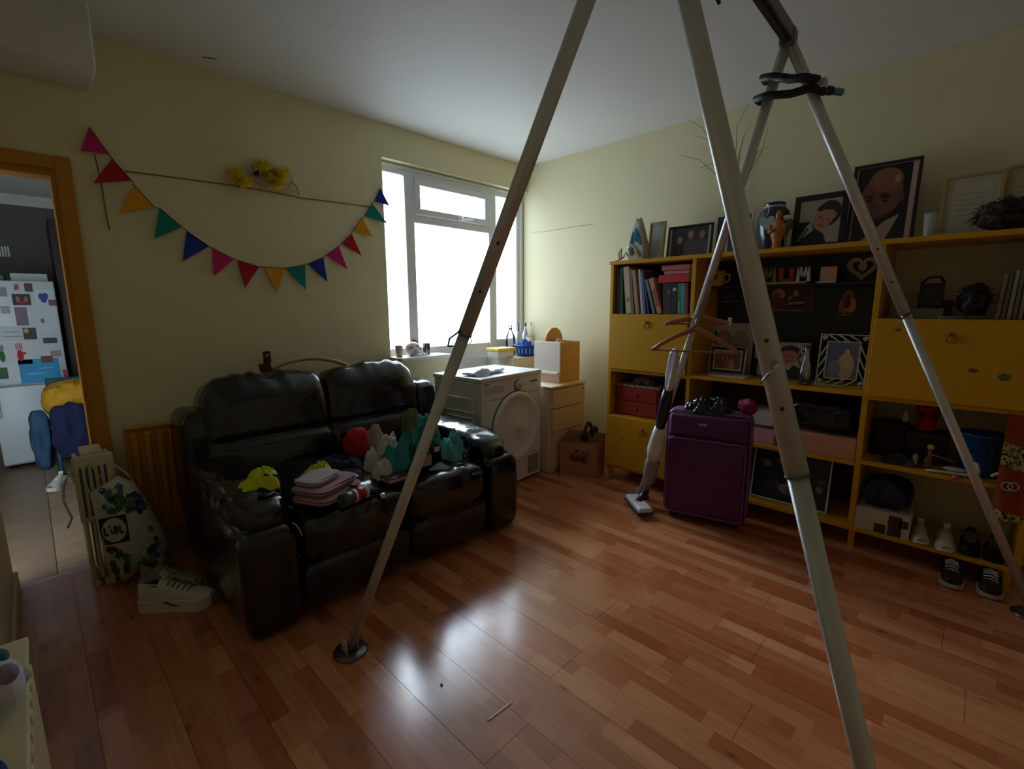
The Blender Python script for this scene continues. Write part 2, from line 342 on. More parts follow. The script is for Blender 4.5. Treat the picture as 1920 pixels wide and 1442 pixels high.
# dwarf walls and sills below the side lights
XM1 = atY((757, 450), WY).x; XM1b = atY((774, 450), WY).x; XM2 = atY((913, 500), WY).x; XM2b = atY((926, 500), WY).x
struct(MB().box(WX0, XM1b+.13, -.13, .3, -.05, WZ0).build('wall_dwarf', WALL), 'boxed-in low wall below the window side light')
struct(MB().box(WX0-.005, XM1b+.17, -.16, WY-.025, WZ0, WZ0+.022, .004).build('trim_3', M('sill_white', (228, 226, 220), .4)), 'white sill board carrying cups')
struct(MB().box(XM2-.03, 0, -.28, .3, -.05, .88).build('wall_dwarf', M('sill_cream', (206, 200, 186), .5)), 'boxed-in low wall behind the chest of drawers')
# horizontal wallpaper crack on right wall, stain line
ck = MB(); ck.tube([atX(p, -.002) for p in ((995, 436), (1025, 434), (1060, 428), (1085, 424), (1112, 421))], .0016, 5); struct(ck.build('trim_4', M('crack', (186, 176, 140), .9)), 'thin crack in the plaster')
# skirting
SK = M('skirting', (200, 188, 150), .5)
struct(MB().box(-3.2, WX0, -.016, 0, 0, .11, .004).build('baseboard_back', SK)); struct(MB().box(-.016, 0, -4.3, -.3, 0, .11, .004).build('baseboard_right', SK)); struct(MB().box(-3.64, -3.624, -4.3, -.01, 0, .09, .004).build('baseboard_left', SK))
# door casing (yellow)
dc = sroot('trim_5', (DX1, 0, 0), 'yellow painted door casing')
MB().box(DX1, DX1+.06, -.022, 0, 0, DZ+.06, .004).build('casing', DYEL, dc); MB().box(DX0, DX1, -.022, 0, DZ, DZ+.06, .004).build('casing', DYEL, dc)
MB().box(DX1-.018, DX1, 0, .135, 0, DZ).build('jamb_lining', DYEL, dc); MB().box(DX0, DX1-.018, 0, .135, DZ-.03, DZ).build('head_lining', DYEL, dc)

# window: white upvc unit with frosted panes
FR = mat_frosted()
wn = sroot('window_1', (-.77, WY, 0), 'white window with frosted panes')
Y0, Y1 = WY-.02, WY+.05
zb = .95; zt = WZ1
MB().box(WX0, 0, Y0, Y1, zt-.075, zt, .006).build('frame_head', WHITE, wn)
MB().box(WX0, 0, Y0-.012, Y0+.01, zt-.03, zt-.012, .003).build('frame_bead', WHITE, wn)
MB().box(WX0, WX0+.03, Y0, Y1, zb, zt-.075).build('frame_side', WHITE, wn); MB().box(-.085, 0, Y0, Y1, .88, zt-.075, .006).build('frame_side', WHITE, wn); MB().box(-.045, -.008, Y0-.015, Y0, .88, zt-.075, .003).build('frame_bead', WHITE, wn)
MB().box(XM1, XM1b, Y0-.015, Y1, .05, zt-.075, .006).build('mullion', WHITE, wn); MB().box(XM2, XM2b, Y0-.015, Y1, .05, zt-.075, .006).build('mullion', WHITE, wn)
zc0 = atY((850, 655), WY).z - .02; zc1 = zc0+.06
MB().box(XM1b, XM2, Y0, Y1, zc0-.06, zc1, .006).build('bottom_rail', WHITE, wn); MB().box(XM1b, XM2, Y0-.014, Y0+.01, zc0-.075, zc0-.055, .003).build('bottom_rail', WHITE, wn)
MB().box(XM1b, XM2, Y0+.012, Y1, .05, zc0-.05).build('lower_panel', WHITE, wn); MB().box(XM1b, XM2, Y0, Y1, .0, .06, .006).build('bottom_rail', WHITE, wn)
MB().box(WX0+.03, XM1, Y0, Y1, zb, zb+.06, .006).build('bottom_rail', WHITE, wn); MB().box(XM2b, -.085, Y0, Y1, .88, 1.03, .006).build('bottom_rail', WHITE, wn)
ztr = atY((840, 421), WY).z; MB().box(XM1b, XM2, Y0-.01, Y1, ztr-.03, ztr+.03, .006).build('transom', WHITE, wn)
# opening top light
tl = MB(); a0, a1, b0, b1 = XM1b+.004, XM2-.004, ztr+.03, zt-.08; ww = .05
for (x0, x1, z0, z1) in ((a0, a1, b0, b0+ww), (a0, a1, b1-ww, b1), (a0, a0+ww, b0+ww, b1-ww), (a1-ww, a1, b0+ww, b1-ww)): tl.box(x0, x1, Y0-.028, Y1-.02, z0, z1, .006)
ts = tl.build('top_sash', WHITE, wn)
hd = MB(); hx = (a0+a1)/2+.06; hd.box(hx-.03, hx+.03, Y0-.04, Y0-.028, b0+.008, b0+.038, .004); hd.tube([(hx, Y0-.045, b0+.022), (hx, Y0-.062, b0+.022), (hx+.05, Y0-.064, b0+.03), (hx+.11, Y0-.062, b0+.026)], .009, 8); hd.build('handle', WHITE, ts)
for (x0, x1, z0, z1) in ((WX0+.03, XM1, zb+.06, zt-.075), (XM2b, -.085, 1.03, zt-.075), (XM1b, XM2, zc1, ztr-.03), (a0+ww, a1-ww, b0+ww, b1-ww)):
    MB().box(x0, x1, WY+.008, WY+.014, z0, z1).build('pane', FR, wn)
hg = MB(); hg.tube([atY((880, 622), Y0-.02)+Vector((0, 0, 0)), atY((884, 640), Y0-.03), atY((880, 646), Y0-.02)], .005, 6); hg.build('latch', BLK, wn)
# outside: yard wall and ground seen hazily through the frosted glass
yw = sroot('wall_yard', (-.8, 1.6, 0), 'tan rendered yard wall outside the window')
MB().box(-2.6, 1.6, 1.62, 1.8, -.3, 1.20).build('rendered_wall', M('yard_render', (196, 168, 148), .9, var=.15, vs_=2), yw); MB().box(-2.62, 1.62, 1.59, 1.83, 1.20, 1.26, .01).build('coping', M('yard_coping', (190, 176, 160), .9), yw)
struct(MB().box(-2.2, 1.2, .3, 1.8, -.3, -.25).build('ground', M('yard_concrete', (150, 146, 140), .9)), 'concrete yard outside the window')

# kitchen shell beyond the doorway
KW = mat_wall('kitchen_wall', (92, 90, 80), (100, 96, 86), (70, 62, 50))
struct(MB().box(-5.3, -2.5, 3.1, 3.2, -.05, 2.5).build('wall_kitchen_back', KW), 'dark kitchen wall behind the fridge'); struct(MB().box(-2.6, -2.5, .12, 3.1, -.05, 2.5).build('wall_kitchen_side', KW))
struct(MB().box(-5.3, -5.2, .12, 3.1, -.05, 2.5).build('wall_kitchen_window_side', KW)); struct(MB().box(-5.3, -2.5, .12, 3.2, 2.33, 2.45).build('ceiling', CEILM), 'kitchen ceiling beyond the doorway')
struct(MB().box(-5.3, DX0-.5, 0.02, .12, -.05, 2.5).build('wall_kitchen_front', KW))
struct(MB().prism([(-5.2, 3.1, 2.25), (-5.2, 3.1, 2.33), (-5.2, 3.02, 2.33)], (2.6, 0, 0)).build('trim_6', M('coving', (222, 220, 205), .5)), 'pale coving along the kitchen ceiling')
struct(MB().box(-3.22, -3.13, 2.6, 3.1, 0, 2.1).build('trim_7', M('dark_door_trim', (44, 28, 24), .5)), 'dark brown post beside the fridge')

# ================================================================== LARGE THINGS
# ---- tall aluminium lifting frame (two A-shaped ends joined by a ridge rail)
APB = atZ((1478, 72), 2.30); APA = atZ((1217, -320), 2.30)
F1 = atZ((657, 1213), .02); F2 = Vector((-2.50, -3.262, .02)); F3 = Vector((-.56, -1.595, .02)); F4 = Vector((-.56, -3.476, .02))
gn = thing('lifting_gantry', 'tall silver aluminium gantry on splayed tubular legs standing over the laminate floor', 'gantry', (-1.6, -2.5, 0))
HOLE = M('hole_dark', (58, 48, 40), .7)
def leg(ap, ft, tj, r_up, r_lo, name='leg'):
    ap, ft = Vector(ap), Vector(ft); d = ft-ap; pj = ap + d*tj
    o = MB().cyl(ap, pj, r_up, n=28).build(name, ALU, gn)
    MB().cyl(ap+d*(tj-.01), ft, r_lo, n=24).build('lower_tube', ALU, o)
    MB().tube([pj-d.normalized()*.004, pj], [r_up+.0012, r_up+.0012], 28).build('collar', ALUD, o)
    side = d.cross(CAM-pj).normalized(); tow = side.cross(d).normalized(); tow = tow if tow.dot(CAM-pj) > 0 else -tow
    for k in (.1, .2):
        p = ap + d*(tj-k*.55); MB().cyl(p+tow*(r_up-.005), p+tow*(r_up+.0006), .0042, n=12).build('hole', HOLE, o)
    return o, d, tow, side
legs = {}
for nm, ap, ft, tj, ru, rl in (('a', APA, F1, .46, .0205, .0178), ('b', APA, F2, .565, .0208, .0182), ('c', APB, F3, .48, .0200, .0172), ('d', APB, F4, .44, .0195, .0165)):
    legs[nm] = leg(ap, ft, tj, ru, rl)
def foot(o, ft, d):
    f = Vector((ft.x, ft.y, 0)); MB().lathe([(.001, 0), (.062, 0), (.066, .004), (.062, .009), (.03, .013), (.001, .013)], f, 32).build('foot_plate', M('foot_steel', (120, 122, 124), .3, metal=.9), o)
    MB().box(f.x-.026, f.x-.019, f.y-.022, f.y+.022, .010, .062, .003).build('foot_bracket', ALU, o); MB().box(f.x+.019, f.x+.026, f.y-.022, f.y+.022, .010, .062, .003).build('foot_bracket', ALU, o); MB().cyl((f.x-.03, f.y, .042), (f.x+.03, f.y, .042), .005, n=10).build('foot_bolt', CHROME, o)
foot(legs['a'][0], F1, legs['a'][1]); foot(legs['b'][0], F2, legs['b'][1]); foot(legs['c'][0], F3, legs['c'][1]); foot(legs['d'][0], F4, legs['d'][1])
rd = (APA-APB).normalized()
rail = MB().obox((APA+APB)/2+Vector((0, 0, .012)), rd, Vector((0, 0, 1)).cross(rd), (0, 0, 1), (APA-APB).length/2+.03, .020, .024, .005).build('ridge_rail', ALUD, gn)
MB().obox((APA+APB)/2+Vector((0, 0, -.02)), rd, Vector((0, 0, 1)).cross(rd), (0, 0, 1), (APA-APB).length/2, .008, .006).build('rail_track', BLK, rail)
for ap, nm in ((APA, 'apex_bracket'), (APB, 'apex_bracket')):
    MB().obox(ap+Vector((0, 0, .0)), rd, Vector((0, 0, 1)).cross(rd), (0, 0, 1),   .028, .026, .030, .008).build(nm, ALUD, gn)
pb = MB(); hk = atZ((1345, -6), 2.2); pb.tube([hk+Vector((0, 0, .08)), hk+Vector((0, 0, .01))], .008, 8); pb.tube([hk+Vector((.012*math.cos(a), .012*math.sin(a)*.4, .012*math.sin(a)-.004)) for a in [k*.5 for k in range(11)]], .006, 8); pb.build('hook', BLK, rail)
# spring pins on the legs
def on_leg(nm, ypx):
    o, d, tow, side = legs[nm]; ap = {'a': APA, 'b': APA, 'c': APB, 'd': APB}[nm]; lo, hi = 0.0, 1.0
    def py(t):
        p = ap + d*t - CAM; return 721 - FPX*p.dot(CU)/p.dot(CF)
    for _ in range(40):
        m_ = (lo+hi)/2
        if py(m_) < ypx: lo = m_
        else: hi = m_
    return ap + d*lo, tow, side, d.normalized()
p, tow, side, dn = on_leg('b', 690)
sp = MB(); sp.cyl(p+tow*.018-side*.008, p+tow*.028-side*.008, .007, n=14); sp.tube([p+tow*.025-side*.007, p+tow*.025+side*.008+dn*.009, p+tow*.014+side*.020+dn*.020, p+side*.025+dn*.024], .0026, 8); sp.build('spring_pin', CHROME, legs['b'][0])
p, tow, side, dn = on_leg('a', 622); MB().tube([p+tow*.015+side*.016*s_, p+tow*.02+side*.036*s_+dn*.03, p+side*.034*s_+dn*.06, p+side*.020*s_+dn*.055] if (s_ := 1) else [], .003, 6).build('spring_pin', BLK, legs['a'][0])
p, tow, side, dn = on_leg('c', 592); MB().tube([p+tow*.02, p+tow*.032+side*.015, p+side*.03+dn*.01], .004, 8).build('spring_pin', CHROME, legs['c'][0])
p, tow, side, dn = on_leg('d', 590); MB().tube([p+tow*.020-side*.012, p+tow*.024+side*.006, p+side*.022+dn*.01], .0025, 6).build('spring_pin', BLK, legs['d'][0])

# ---- black strap clamp round the two far legs
pc, towc, sc_, dc_ = on_leg('c', 165); pd_, towd, sd_, dd_ = on_leg('d', 165)
st = thing('strap_clamp', 'black padded strap with a blue buckle end tying two silver legs together', 'strap', pc)
BS = M('black_strap', (16, 16, 22), .55, bump=.3, bs=120)
def strap(yc, yd, nm):
    a = on_leg('c', yc)[0]; b = on_leg('d', yd)[0]; ax = (b-a).normalized(); tw = ax.cross(Vector((0, 0, 1))).normalized(); tw = tw if tw.dot(CAM-a) > 0 else -tw
    m_ = MB(); pts = [a-ax*.036-tw*.02, a-ax*.040+tw*.016, a+tw*.036, a+ax*.06+tw*.030-Vector((0, 0, .004)), b-ax*.06+tw*.030-Vector((0, 0, .006)), b+tw*.036, b+ax*.038+tw*.02, b+ax*.038-tw*.02]
    m_.tube(pts, [.015]*8, 12); return m_.build(nm, BS, st)
strap(150, 152, 'upper_strap'); strap(185, 172, 'lower_strap')
b = on_leg('d', 165)[0]; e = atZ((1548, 169), b.z); ax = (e-b).normalized()
MB().cyl(b+ax*.05, b+ax*.10, .016, n=14).build('strap_tail', BS, st); MB().cyl(b+ax*.095, b+ax*.15, .013, n=14).build('buckle_end', M('blue_plastic', (90, 130, 170), .35), st)
MB().box(b.x-.03, b.x+.005, b.y-.06, b.y-.02, b.z-.02, b.z+.015, .006).build('buckle', CHROME, st)

# ---- black leather recliner sofa
LE = M('black_leather', (11, 11, 15), .20, var=.25, vs_=6, bump=.20, bs=40, spec=.6, coat=.25)
SX0, SX1, SYF, SYB = -2.99, -1.46, -1.25, -.14
SM = (SX0+SX1)/2 + .01
sf = thing('sofa', 'black leather two-seat recliner sofa against the pale yellow wall', 'sofa', ((SX0+SX1)/2, -.7, 0))
def wrk(amp, fx, fy, fz, seed=0):
    def fn(q, u):
        n_ = noise.noise(Vector((q.x*fx+seed, q.y*fy, q.z*fz))); return Vector((0, 0, 0))+Vector((u.x, u.y, u.z)).normalized()*amp*(1-abs(n_)*2.4)
    return fn
MB().sup(((SX0+SX1)/2, -.68, .20), ((SX1-SX0)/2-.06, .50, .16), 8, 10).build('base', LE, sf)
for sx, nm in ((SX0, 1), (SX1, -1)):
    cx = sx + nm*.11
    MB().sup((cx, -.74, .245), (.11, .50, .235), 9, 14, wrk(.006, 4, 4, 5, sx)).build('arm', LE, sf)
    MB().sup((cx+nm*.01, -.79, .515), (.122, .43, .082), 3.2, 22, lambda q, u: wrk(.010, 5, 16, 3, sx*3)(q, u) + Vector((0, 0, -.07*max(0, -u.y-.2)**2))).build('arm_pad', LE, sf)
    MB().sup((cx, -1.19, .235), (.110, .085, .225), 6, 14).build('arm_front', LE, sf)
    MB().sup((sx+nm*.085, -.315, .52), (.085, .17, .30), 5, 12, wrk(.006, 4, 4, 5)).build('back_wing', LE, sf)
for k, (xa, xb) in enumerate(((SX0+.23, SM), (SM, SX1-.23))):
    cx, hw = (xa+xb)/2, (xb-xa)/2-.006
    def seatfn(q, u, k=k):
        dome = .03*(1-u.x**2)*max(0, u.z); roll = -.05*max(0, -u.y)**3*max(0, u.z)
        n_ = noise.noise(Vector((q.x*6+k*5, q.y*11, k))); return Vector((0, -.012*(1-abs(u.x))*(1 if u.y < -.5 else 0), dome+roll + .012*(1-abs(n_)*2.5)*max(0, u.z)))
    MB().sup((cx, -.83, .355), (hw, .40, .115), 4.5, 26, seatfn).build('seat_cushion', LE, sf)
    MB().sup((cx, -1.19, .345), (hw, .09, .115), 3.2, 22, wrk(.008, 9, 5, 5, k)).build('seat_roll', LE, sf)
    MB().sup((cx, -1.21, .155), (hw, .055, .10), 4.5, 14, wrk(.006, 4, 4, 6, k+3)).build('footrest_panel', LE, sf)
    tilt = Matrix.Rotation(math.radians(-14), 3, 'X')
    def backfn(q, u, k=k):
        n_ = noise.noise(Vector((q.x*10+k*3, q.z*5, q.y*3+k))); f_ = .014*(1-abs(n_)*2.4)*max(0, u.z+.2)
        seam = -.022*math.exp(-((u.z+.12)/.07)**2)*(1 if u.y < 0 else 0); bul = .03*math.exp(-((u.z-.5)/.35)**2)*(1-u.x**2)*(1 if u.y < 0 else 0)
        return Vector((0, -(bul+seam)+0, f_ if u.z > .4 else 0))
    bcx, bhw = ((-2.57, .335), (-1.955, .325))[k]
    MB().sup((bcx, -.40, .66), (bhw, .15, .315), 4.2, 28, backfn, tilt=tilt).build('back_cushion', LE, sf)

# ---- tumble dryer
DC = Vector((-1.02, -.80, 0)); DR = math.radians(3.8)
dx = Vector((math.cos(DR), math.sin(DR), 0)); dy = Vector((-math.sin(DR), math.cos(DR), 0)); dz = Vector((0, 0, 1))
DW, DD, DH = .665, .49, .85
def DP(x_, y_, z_): return DC + dx*x_ + dy*y_ + dz*z_      # x across the front, y into the machine
def dbox(x0, x1, y0, y1, z0, z1, r=0, mb=None, seg=2):
    mb = mb or MB(); return mb.obox(DP((x0+x1)/2, (y0+y1)/2, (z0+z1)/2), dx, dy, dz, abs(x1-x0)/2, abs(y1-y0)/2, abs(z1-z0)/2, r, seg)
APW = M('appliance_white', (226, 226, 228), .32, var=.03); APG = M('appliance_grey', (196, 192, 192), .4, var=.04); APD = M('appliance_dark', (96, 92, 96), .4)
dr = thing('tumble_dryer', 'white front-loading tumble dryer with a round door below the window', 'dryer', DP(0, DD/2, 0)); hw = DW/2
dbox(-hw, hw, .012, DD, .02, DH-.03, .012).build('body', APW, dr)
dbox(-hw-.004, hw+.004, -.004, DD+.01, DH-.03, DH, .006).build('top_panel', APW, dr)
dbox(-hw, hw, 0, .014, .69, DH-.032, .004).build('control_panel', APW, dr)
dbox(-hw, hw, 0, .014, .21, .685, .004).build('front_panel', APW, dr); dbox(-hw, hw, .004, .014, .02, .205, .004).build('kick_panel', APW, dr)
dbox(-hw+.03, -hw+.23, -.003, .004, .735, .785, .004).build('tank_drawer', APG, dr)
def disc(mb, cx, cz, r, y0, y1, n=48, r1=None): return mb.tube([DP(cx, y0, cz), DP(cx, y1, cz)], [r1 or r, r], n)
m_ = MB(); ring = [(.262, .0), (.262, -.014), (.245, -.022), (.225, -.022), (.215, -.012)]
def dlathe(prof, cx, cz, n=56):
    m_ = MB(); vs = []; k = len(prof)
    for (r_, y_) in prof:
        vs += [DP(cx + r_*math.cos(a), y_, cz + r_*math.sin(a)) for a in [2*math.pi*j/n for j in range(n)]]
    fs = [[i*n+j, (i+1)*n+j, (i+1)*n+(j+1) % n, i*n+(j+1) % n] for i in range(k-1) for j in range(n)]; fs.append([(k-1)*n+j for j in range(n)]); m_.add(vs, fs, True); return m_
do = dlathe([(.262, .0), (.262, -.016), (.252, -.024), (.232, -.026), (.214, -.018), (.205, -.012), (.12, -.018), (.002, -.020)], .03, .455).build('door', APW, dr)
dlathe([(.270, .0), (.270, -.006), (.262, -.006)], .03, .455).build('door_gasket', APD, do)
dlathe([(.036, 0), (.036, -.012), (.031, -.02), (.001, -.02)], .05, .762).build('dial', APG, dr); dlathe([(.043, 0), (.043, -.004), (.036, -.004)], .05, .762).build('dial_ring', APD, dr)
vg = dbox(hw-.155, hw-.03, -.001, .003, .045, .185).build('vent', APD, dr)
for k in range(9): dbox(hw-.152, hw-.033, -.005, .0, .05+k*.0152, .056+k*.0152).build('slat', APG, vg)
dbox(-hw+.03, -hw+.075, -.003, .003, .80, .808).build('badge', APD, dr); dbox(hw-.13, hw-.05, -.003, .003, .765, .778).build('badge', APD, dr); dbox(.0, .045, -.0005, .003, .045, .075).build('rating_label', APG, dr)
for (z0, z1) in ((.60, .70), (.46, .56), (.32, .42), (.16, .28)):
    s_ = MB(); y0, y1 = .09, .42; r_ = .03
    pts = [DP(-hw-.001, y0, z0), DP(-hw-.001, y1, z0), DP(-hw-.001, y1, z1), DP(-hw-.001, y0, z1), DP(-hw-.001, y0, z0)]; s_.tube(pts, .005, 6, caps=False); s_.build('side_rib', APW, dr)

# ---- beige chest of drawers
CH = M('beige_laminate', (214, 188, 146), .45, var=.05, vs_=3); CHP = M('beige_side', (216, 196, 168), .45, var=.05)
chx0, chx1, chy0, chy1, chz = -.655, -.215, -.86, -.36, .715
ch = thing('chest_of_drawers', 'beige three-drawer chest between the dryer and the wall', 'drawers', ((chx0+chx1)/2, -.6, 0))
MB().box(chx0, chx1, chy0+.02, chy1, .0, chz-.022, .012, 3).build('carcass', CHP, ch); MB().box(chx0-.012, chx1+.012, chy0-.008, chy1+.005, chz-.022, chz, .006).build('top', CHP, ch)
for z0, z1 in ((.535, .685), (.345, .528), (.05, .338)):
    d_ = MB().box(chx0+.02, chx1-.004, chy0, chy0+.02, z0, z1, .003).build('drawer', CH, ch)
MB().cyl((chx1-.03, chy0-.004, .655), (chx1-.03, chy0, .655), .006, n=12).build('lock', M('lock_brass', (120, 84, 50), .4, metal=.6), ch)
# wooden desktop tidy on the chest, and what stands in it
bx = thing('desk_tidy', 'cream wooden box with an ochre side on top of the beige chest', 'box', (-.36, -.70, chz))
MB().box(-.47, -.215, -.80, -.785, chz, 1.045, .003).build('side_panel', M('ochre_board', (206, 160, 84), .5), bx); MB().box(-.47, -.215, -.535, -.52, chz, 1.045, .003).build('side_panel', M('ochre_board'), bx)
MB().box(-.48, -.465, -.80, -.52, chz+.09, 1.048, .004).build('front_panel', M('tidy_front', (214, 202, 190), .5, stretch=(1, 12, 1)), bx); MB().box(-.23, -.215, -.785, -.535, chz, 1.045).build('back_panel', M('ochre_board'), bx); MB().box(-.465, -.23, -.785, -.535, chz, chz+.012).build('floor_panel', M('ochre_board'), bx)
MB().box(-.52, -.465, -.80, -.53, chz+.075, chz+.092, .003).build('lip', M('sill_white'), bx); MB().box(-.48, -.468, -.795, -.525, chz, chz+.078).build('lower_front', M('pinkish', (206, 176, 156), .5), bx)
cbx = -.348; cpts = [(cbx-.112, chz+.0125), (cbx+.112, chz+.0125)] + [(cbx+.112*math.cos(a), 1.045+.112*math.sin(a)) for a in [math.pi*k/20 for k in range(21)]]
tag(MB().prism([(x_, -.63, z_) for x_, z_ in cpts], (0, .014, 0)).build('round_topped_board', M('ochre_board')), 'tan board with a rounded top standing up inside the cream box', 'board')
tag(MB().heap((-.385, -.705, .985), .05, .045, .09, 12, fold=.5).build('pink_cloth', M('pale_pink', (226, 200, 196), .9)), 'pale pink and white crumpled cloth poking out of the cream box', 'cloth')

# ---- yellow shelf unit along the wall
UXF, UXB = -.40, -.012
ut = thing('shelf_unit', 'long yellow painted wall unit with open shelves and flap doors', 'shelf unit', (-.2, -2.3, 0))
UZ0, UZT = .125, 1.655; TB = .026
PY = [-1.2, -1.815, -2.778, -3.41]      # uprights (left face of each)
LEV = {'a': [1.275, .87, .515], 'b': [.875, .492], 'c': [1.262, .862, .508]}
for k, y in enumerate(PY): MB().box(UXF, UXB, y-.026, y, UZ0-.02, UZT-TB, .002).build('upright', YEL, ut)
MB().box(UXF-.006, UXB, PY[3]-.034, PY[0]+.006, UZT-TB, UZT, .003).build('top_board', YEL, ut)
def shelf(b, z, x0=UXF, t=.022):
    ya, yb = {'a': (PY[0]-.026, PY[1]), 'b': (PY[1]-.026, PY[2]), 'c': (PY[2]-.026, PY[3])}[b]
    return MB().box(x0, UXB, yb, ya, z-t, z, .002).build('shelf', YEL, ut)
for b_, zs in LEV.items():
    for z in zs: shelf(b_, z)
for b_ in 'abc': shelf(b_, UZ0)
DKW = M('dark_wood_back', (72, 40, 28), .6, var=.2)
MB().box(UXB-.012, UXB-.002, PY[1], PY[0]-.026, UZ0, UZT-TB).build('back_panel', DKW, ut)
MB().box(UXB-.012, UXB-.002, PY[2], PY[1]-.026, .875, UZT-TB).build('back_panel', BLACK, ut, 'black back panel')
MB().box(UXB-.012, UXB-.002, PY[2], PY[1]-.026, UZ0, .853).build('back_panel', DKW, ut)
RING = M('brass_ring', (150, 96, 40), .35, metal=.6)
def ringpull(par, y, z):
    m_ = MB(); m_.cyl((UXF-.028, y, z+.012), (UXF-.018, y, z+.012), .010, n=14); m_.tube([(UXF-.026, y+.018*math.cos(a), z-.008+.02*math.sin(a)) for a in [k*2*math.pi/18 for k in range(19)]], .0032, 8, caps=False); return m_.build('ring_handle', RING, par)
d1 = MB().box(UXF-.018, UXF, PY[1]+.004, PY[0]-.012, .872, 1.272, .003).build('flap_door', YEL, ut); q = atX((1212, 608), UXF-.02); ringpull(d1, q.y, q.z)
d2 = MB().box(UXF-.018, UXF, PY[1]+.004, PY[0]-.012, UZ0-.004, .512, .003).build('cupboard_door', YEL, ut); q = atX((1204, 810), UXF-.02); ringpull(d2, q.y, q.z); q = atX((1168, 823), UXF-.02); MB().cyl((UXF-.0188, q.y, q.z), (UXF-.016, q.y, q.z), .006, n=10).build('screw_hole', HOLE, d2)
d3 = MB().box(UXF-.018, UXF, PY[3]-.02, PY[2]-.016, .864, 1.258, .003).build('flap_door', YEL, ut); q = atX((1784, 632), UXF-.02); ringpull(d3, q.y, q.z)
for pts, c in (((1872, 1895, 700, 716), (96, 100, 30)), ((1815, 1833, 690, 700), (120, 70, 10)), ((1678, 1690, 615, 622), (130, 80, 10))):
    a = atX((pts[0], pts[2]), UXF-.0185); b = atX((pts[1], pts[3]), UXF-.0185); cy, cz = (a.y+b.y)/2, (a.z+b.z)/2; ry, rz = abs(a.y-b.y)/2, abs(a.z-b.z)/2
    MB().add([(UXF-.0186, cy+ry*math.cos(t)*(1+.12*math.sin(3*t)), cz+rz*math.sin(t)*(1+.12*math.cos(5*t))) for t in [k*2*math.pi/20 for k in range(20)]], [list(range(20))]).build('smudge', M('smudge%d' % c[0], c, .6, var=.3, vs_=60), d3)
for y in (PY[0]-.03, PY[1]-.02, PY[2]-.02, PY[3]+.01):
    for x in (UXF+.03, UXB-.05): MB().box(x-.014, x+.014, y-.014, y+.014, 0, UZ0-.02).build('leg', YEL, ut)

# ---- purple suitcase
A = atZ((1240, 966), 0); Bq = atZ((1395, 1000), 0); A.z = Bq.z = 0
ux = (Bq-A).normalized(); un = Vector((-ux.y, ux.x, 0)); un = un if un.x > 0 else -un; sw = (Bq-A).length; SDp = .175
SH = .70; scn = (A+Bq)/2 + un*SDp/2
su = thing('suitcase', 'large purple fabric suitcase standing upright before the yellow shelf unit', 'suitcase', scn)
PUR = M('purple_fabric', (84, 22, 92), .55, var=.12, vs_=14, bump=.15, bs=220, sheen=.25); PURL = M('purple_piping', (126, 66, 140), .45); PURD = M('dark_purple', (44, 10, 46), .6)
def sbox(x0, x1, y0, y1, z0, z1, r, seg=3): return MB().obox(A + ux*(x0+x1)/2 + un*(y0+y1)/2 + Vector((0, 0, (z0+z1)/2)), ux, un, (0, 0, 1), (x1-x0)/2, (y1-y0)/2, (z1-z0)/2, r, seg)
sbox(0, sw, .02, SDp, .03, SH, .045, 5).build('shell', PUR, su); sbox(.02, sw-.02, -.012, .05, .05, SH-.17, .022, 4).build('front_pocket', PUR, su); sbox(.02, sw-.02, .004, .05, SH-.16, SH-.02, .02, 4).build('upper_pocket', PUR, su)
def sloop(x0, x1, z0, z1, y_, r=.03):
    pts = []
    for cx, cz, a0 in ((x1-r, z1-r, 0), (x0+r, z1-r, 90), (x0+r, z0+r, 180), (x1-r, z0+r, 270)):
        for k in range(5): a = math.radians(a0+k*22.5); pts.append(A + ux*(cx+r*math.cos(a)) + un*y_ + Vector((0, 0, cz+r*math.sin(a))))
    return pts+[pts[0]]
MB().tube(sloop(.006, sw-.006, .035, SH-.006, .028, .05), .006, 8, caps=False).build('piping', PURL, su); MB().tube(sloop(.006, sw-.006, .035, SH-.006, SDp-.02, .05), .006, 8, caps=False).build('piping', PURL, su); MB().tube(sloop(.022, sw-.022, .052, SH-.172, -.010, .03), .0045, 8, caps=False).build('zip', PURL, su)
p = A + ux*sw*.45 + un*.0; MB().obox(p+Vector((0, 0, SH-.075))+un*.003, ux, un, (0, 0, 1), .026, .004, .008, .003).build('badge', CHROME, su)
hp = [A + ux*(sw/2+d_) + un*SDp*.5 + Vector((0, 0, SH+h_)) for d_, h_ in ((-.09, -.005), (-.08, .022), (.08, .022), (.09, -.005))]; MB().tube(hp, .011, 8, flat=.6).build('carry_handle', PURD, su)
for fx in (.05, sw-.05): MB().obox(A+ux*fx+un*(SDp-.03)+Vector((0, 0, .024)), ux, un, (0, 0, 1), .014, .024, .024, .01).build('wheel', BLK, su)
for fx in (.06, sw-.06): MB().obox(A+ux*fx+un*.05+Vector((0, 0, .016)), ux, un, (0, 0, 1), .02, .02, .016, .006).build('foot', BLK, su)

